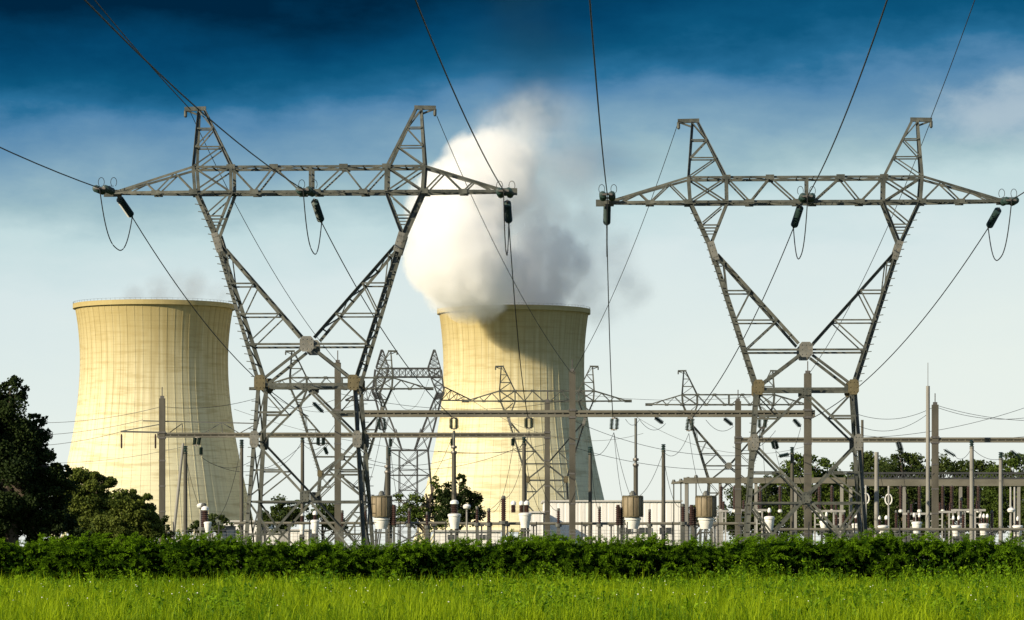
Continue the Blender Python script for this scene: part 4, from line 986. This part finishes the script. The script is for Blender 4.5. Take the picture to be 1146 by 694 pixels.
tree('bush', 'olive green rounded bush right of the dark tree, taller of two', 232, 100, [(96, 552, 33, 27), (88, 582, 38, 32), (95, 570, 26, 26), (114, 578, 28, 27), (112, 598, 40, 20), (108, 540, 16, 11)], 'leaf_bush', 2.4, .19, group='bushes at left')
tree('bush', 'olive green rounded bush beside the first concrete pole', 226, 145, [(147, 573, 32, 25), (135, 592, 38, 24), (148, 586, 26, 24), (165, 590, 18, 22), (150, 560, 17, 12)], 'leaf_bush', 2.4, .19, group='bushes at left')
tree('bush', 'small dark bush right of the first concrete pole', 240, 183, [(184, 590, 7, 13), (188, 600, 7, 10)], 'leaf_dark', 1.0, .18)
tree('bush', 'dark low bush before the right foot of the left cooling tower', 440, 245, [(240, 588, 20, 11), (222, 592, 14, 8), (256, 592, 14, 8)], 'leaf_mid', 1.0, .36, group='low bushes behind the switchyard')
tree('bush', 'dark bush seen through the left pylon, left of its centre post', 450, 318, [(316, 578, 22, 20), (303, 586, 16, 16), (330, 572, 14, 13)], 'leaf_mid', 1.0, .36, group='low bushes behind the switchyard')
tree('bush', 'dark bush seen through the left pylon, right of its centre post', 455, 362, [(362, 578, 20, 18), (378, 586, 14, 14)], 'leaf_mid', 1.0, .36, group='low bushes behind the switchyard')
tree('broadleaf_tree', 'open green tree left of the centre tower with sky between its boughs', 560, 478, [(468, 566, 20, 17), (488, 552, 10, 12), (478, 580, 26, 14), (450, 578, 16, 13), (494, 572, 14, 16), (486, 538, 5, 6), (446, 556, 6, 6)], 'leaf_fresh', .55, .42, group='trees by the centre cooling tower')
tree('broadleaf_tree', 'dark dense tree in front of the left foot of the centre tower', 540, 512, [(512, 552, 20, 17), (522, 566, 19, 14), (505, 572, 22, 16), (530, 578, 14, 12), (515, 538, 9, 7), (534, 556, 8, 5)], 'leaf_dark', .85, .40, group='trees by the centre cooling tower')
far = [(905, 905, 524, 32, 15, 'flat topped pine-like tree seen through the right pylon'), (868, 868, 556, 26, 26, 'dark tree behind the left leg of the right pylon'), (835, 835, 566, 24, 22, 'low dark tree left of the right pylon leg'),
       (935, 935, 556, 30, 28, 'dark tree behind the right leg of the right pylon'), (975, 975, 540, 28, 34, 'green tree right of the right pylon leg'), (1012, 1012, 526, 26, 24, 'tall dense tree with the highest crown in the right tree line'),
       (1030, 1030, 560, 28, 30, 'green tree behind the tall twin poles, lower crown'), (1062, 1062, 534, 28, 26, 'dense tree right of the twin poles'), (1098, 1098, 540, 30, 30, 'dense tree behind the capped pale posts'),
       (1136, 1136, 536, 28, 32, 'dense tree at the right edge of the photo'), (1170, 1170, 540, 26, 32, 'tree reaching in from beyond the right edge')]
for i, (tx, cx, cy, rx, ry, lb) in enumerate(far):
    D = 540 + (i * 37) % 60
    cr = [(cx, cy, rx, ry), (cx - rx * .5, cy + ry * .55, rx * .8, ry * .8), (cx + rx * .55, cy + ry * .5, rx * .75, ry * .8), (cx + rx * .1, 588, rx * 1.2, 20), (cx - rx * .2, 568, rx * 1.1, 24)]
    if i: cr += [(cx - rx * .2, cy - ry * .55, rx * .4, ry * .42), (cx + rx * .45, cy - ry * .3, rx * .4, ry * .45)]
    else: cr = [(905, 520, 30, 9), (885, 530, 22, 8), (925, 532, 26, 9), (905, 540, 34, 9), (900, 512, 14, 6), (900, 572, 34, 26), (925, 575, 30, 22)]
    tree('broadleaf_tree', lb, D, tx, cr, 'leaf_mid' if i % 3 else 'leaf_fresh', .8, .42, group='far tree line at right', ns=18)
tree('bush', 'low green bush left of the right brown drum, behind the white shed end', 580, 775, [(772, 572, 14, 8), (790, 582, 20, 10)], 'leaf_mid', .9, .42, group='low bushes behind the switchyard')

# ============================================================ hedge
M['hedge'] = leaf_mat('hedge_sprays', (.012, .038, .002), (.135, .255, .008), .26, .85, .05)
HEDGE_Y = 118.0
def hedge():
    R = thing('hedge', 'long dense clipped dark green hedge across the whole view behind the meadow', 'hedge', (0, HEDGE_Y, 0))
    X0, X1 = -32.0, 32.0
    def prof(x):
        return 1.75 + .09 * np.sin(x * .55 + 1) + .07 * np.sin(x * 1.7) + .05 * np.sin(x * 4.1 + 2) + .06 * np.sin(x * .23 - .6)
    def nz(x, z):
        return .5 * np.sin(x * 1.15 + 1.3 * np.sin(z * 2.4 + x * .31)) + .35 * np.sin(x * 2.7 - z * 3.1 + 2) + .3 * np.sin(x * .41 + z * 1.7 + 4) + .25 * np.sin(x * 6.1 + z * 5)
    # boughs: arching main axes carrying feathery side sprays
    nb = 5300; bx = rng.uniform(X0, X1, nb); top = rng.uniform(0, 1, nb) < .42
    H = prof(bx); bz = np.where(top, H - rng.uniform(.05, .40, nb), H * rng.uniform(.02, .86, nb))
    hole = nz(bx, bz) + .55 * (bz / H - .45) + rng.normal(0, .22, nb)
    keep = top | (hole > -.20); bx, bz, top, H = bx[keep], bz[keep], top[keep], H[keep]; nb = len(bx)
    prot = np.clip(nz(bx, bz), -.6, 1) * .38
    B0 = np.stack([bx, np.where(top, rng.uniform(-.75, .7, nb), -.45 - prot), bz], 1)
    ang = rng.normal(.35, .75, nb)
    D0 = unit(np.stack([np.sin(ang), np.where(top, rng.normal(-.2, .4, nb), -np.abs(np.cos(ang)) * .7), rng.normal(.10, .28, nb) + np.where(top, rng.uniform(.35, 1.0, nb), 0)], 1))
    L = rng.uniform(.38, .78, nb) * np.where(top, .75, 1.0)
    bt = np.clip(rng.beta(1.5, 2.5, nb) + np.where(top, .30, 0), 0, 1)  # top boughs tinted lighter, painting in the sunlit fringe
    m = 44; a = np.tile((np.arange(m) + .5) / m, (nb, 1)); a += rng.normal(0, .02, a.shape)
    P = B0[:, None] + D0[:, None] * (L[:, None] * a)[..., None]; P[..., 2] -= .34 * L[:, None] * a ** 2
    P += rng.normal(0, .018, P.shape)
    o = np.repeat(D0, m, 0); sg = np.tile(np.where(np.arange(m) % 2, 1, -1), nb)[:, None]
    sd = unit(np.cross(o, rng.normal(size=o.shape) * .45 + np.array([0, -.6, 1]))) * sg
    dr = unit(o * .85 + sd * .65 + rng.normal(size=o.shape) * .16 + np.array([0, 0, -.15]))
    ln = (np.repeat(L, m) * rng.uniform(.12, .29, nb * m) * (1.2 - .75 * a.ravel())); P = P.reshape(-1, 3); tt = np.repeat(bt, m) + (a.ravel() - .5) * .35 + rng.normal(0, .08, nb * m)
    Vs = []; Ts = []
    for k in range(3):                                     # every side spray is three narrow leaflets
        d2 = unit(dr + rng.normal(size=dr.shape) * .22 + (0 if k == 0 else (.35 if k == 1 else -.35)) * np.cross(dr, sd)); l2 = ln * (1 if k == 0 else .75)
        nr = unit(np.cross(d2, rng.normal(size=d2.shape))); w = l2 * .13; st = P + dr * (ln * .18 * k)[:, None]
        E = st + d2 * l2[:, None]; E[:, 2] -= .12 * l2; Md = st + d2 * (l2 * .45)[:, None]
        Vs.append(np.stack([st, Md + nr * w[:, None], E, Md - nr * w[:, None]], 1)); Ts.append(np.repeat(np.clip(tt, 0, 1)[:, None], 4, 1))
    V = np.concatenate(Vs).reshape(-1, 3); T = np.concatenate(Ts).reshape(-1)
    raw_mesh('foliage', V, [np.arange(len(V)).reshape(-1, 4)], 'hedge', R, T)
    # inner twigs and leaves
    mb = MB()
    for i in range(130):
        xx = X0 + (X1 - X0) * (i + random.random()) / 130; h = float(prof(xx)) * .85
        mb.tube([(xx, random.uniform(-.1, .5), 0), (xx + random.uniform(-.2, .2), .2, h * .6), (xx + random.uniform(-.3, .3), .2, h)], [.05, .035, .01], 5)
    mb.build('stems', 'bark', R)
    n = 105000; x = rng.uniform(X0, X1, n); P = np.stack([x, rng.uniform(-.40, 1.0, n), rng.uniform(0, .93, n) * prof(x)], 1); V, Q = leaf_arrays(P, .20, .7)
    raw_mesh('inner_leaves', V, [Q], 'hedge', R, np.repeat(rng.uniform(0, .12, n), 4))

hedge()

# ============================================================ meadow grass
M['grass'] = leaf_mat('meadow_grass', (.036, .110, .001), (.34, .455, .007), .44, .6, .12)
M['weed'] = leaf_mat('meadow_weeds', (.028, .095, .002), (.22, .36, .006), .40, .6, .15)
def grass():
    n = 350000; Y1 = HEDGE_Y - .7; y = 64 + (Y1 - 64) * rng.uniform(0, 1, n) ** 1.1; x = rng.uniform(-1, 1, n) * (.160 * y + 6)
    pn = np.sin(x * .8 + y * .13) * .5 + np.sin(x * 2.1 - y * .31 + 1) * .35 + np.sin(x * 4.3 + y * .6) * .25
    cl = np.sin(x * 9.1 + 2 * np.sin(y * 1.3)) * np.sin(y * 2.1 + 1.7 * np.sin(x * 3.3))          # tufts
    h = (.30 + .10 * pn + .13 * cl + rng.gamma(1.6, .085, n)) * rng.uniform(.5, 1.2, n); h = np.clip(h, .05, 1.0); w = rng.uniform(.008, .022, n) * (y / 90)
    th = rng.uniform(0, 2 * math.pi, n); lean = rng.gamma(1.8, .24, n); d = np.stack([np.cos(th), np.sin(th), 0 * th], 1); s_ = np.stack([np.cos(th + 1.57 + rng.normal(0, .5, n)), np.sin(th + 1.57), 0 * th], 1)
    B = np.stack([x, y, 0 * x], 1); up = np.array([0, 0, 1.0]); mid = B + up * (h * .55)[:, None] + d * (h * lean * .35)[:, None]; tip = B + up * (h * (1 - lean * .25))[:, None] + d * (h * lean)[:, None]; ws = s_ * w[:, None]
    V = np.stack([B - ws * .5, B + ws * .5, mid + ws * .45, mid - ws * .45, tip], 1).reshape(-1, 3); i5 = np.arange(n)[:, None] * 5
    T = np.clip(.44 + .24 * pn + .24 * cl + rng.normal(0, .30, n), 0, 1)
    o = raw_mesh('grass', V, [i5 + np.array([0, 1, 2, 3]), i5 + np.array([3, 2, 4])], 'grass', None, np.repeat(T, 5)); tag(o, 'tall bright green meadow grass in the foreground', 'grass', kind='stuff')
    # leafy weeds: scattered, thick to the right and along the foot of the hedge
    ns = 15000; u0 = rng.uniform(0, 1, ns); y = np.where(u0 < .42, Y1 - rng.gamma(1.2, 5, ns), rng.uniform(66, Y1, ns)); y = np.clip(y, 66, Y1); x = rng.uniform(-1, 1, ns) * (.160 * y + 5)
    patch = np.sin(x * .9 + 1) * .5 + np.sin(x * 2.3 + y * .2) * .4 + x * .03
    k = (patch + rng.normal(0, .5, ns) > -.12) | (y > Y1 - 6); x, y, patch = x[k], y[k], patch[k]; ns = len(x)
    H = rng.uniform(.24, .56, ns) + .14 * np.clip(patch, 0, 1) + np.where(rng.uniform(0, 1, ns) < np.where(y > Y1 - 7, .24, .07), rng.uniform(.2, .65, ns) * (.6 + .5 * np.clip(patch, -.5, 1)), 0); m = 24
    u = rng.uniform(.05, 1, (ns, m)); a = rng.uniform(0, 6.28, (ns, m)); r = (.04 + .17 * (1 - u)) * H[:, None] * rng.uniform(.5, 1.4, (ns, m)); P = np.stack([x[:, None] + r * np.cos(a), y[:, None] + r * np.sin(a), u * H[:, None]], 2).reshape(-1, 3)
    V, Q = leaf_arrays(P, np.repeat(rng.uniform(.05, .135, ns), m) * rng.uniform(.6, 1.3, ns * m), .42, droop=np.array([0, 0, .4])); T = np.repeat(np.clip(np.repeat(rng.uniform(0, .9, ns), m) + rng.normal(0, .12, ns * m), 0, 1), 4)
    # stems
    n0 = len(V); sv = np.stack([np.stack([x - .006, y, 0 * x], 1), np.stack([x + .006, y, 0 * x], 1), np.stack([x, y, H * 1.02], 1)], 1).reshape(-1, 3)
    o = raw_mesh('weeds', np.concatenate([V, sv]), [Q, n0 + np.arange(ns * 3).reshape(-1, 3)], 'weed', None, np.concatenate([T, np.full(ns * 3, .5)])); tag(o, 'leafy green weeds scattered through the grass and at the hedge foot', 'weeds', kind='stuff')
    # tiny pale flower heads
    nf = 130; y = rng.uniform(70, 110, nf); x = rng.uniform(-1, 1, nf) * .15 * y; x += np.sin(y) * 1.0; P = np.stack([x, y, rng.uniform(.38, .62, nf)], 1); V = []
    k = 6; a = np.arange(k) * 2 * math.pi / k; r = rng.uniform(.008, .017, nf)
    V = np.stack([P[:, None, 0] + r[:, None] * np.cos(a), P[:, None, 1] + r[:, None] * .6 * np.sin(a), P[:, None, 2] + r[:, None] * .8 * np.sin(a)], 2).reshape(-1, 3)
    M['petal'] = rough_mat('flower_petals', (.62, .62, .55), (.75, .74, .68), 2, .6)
    o = raw_mesh('wildflowers', V, [np.arange(nf * k).reshape(-1, k)], 'petal'); tag(o, 'tiny white flower heads dotted through the meadow grass', 'flowers', kind='stuff')
grass()
bpy.context.view_layer.update()
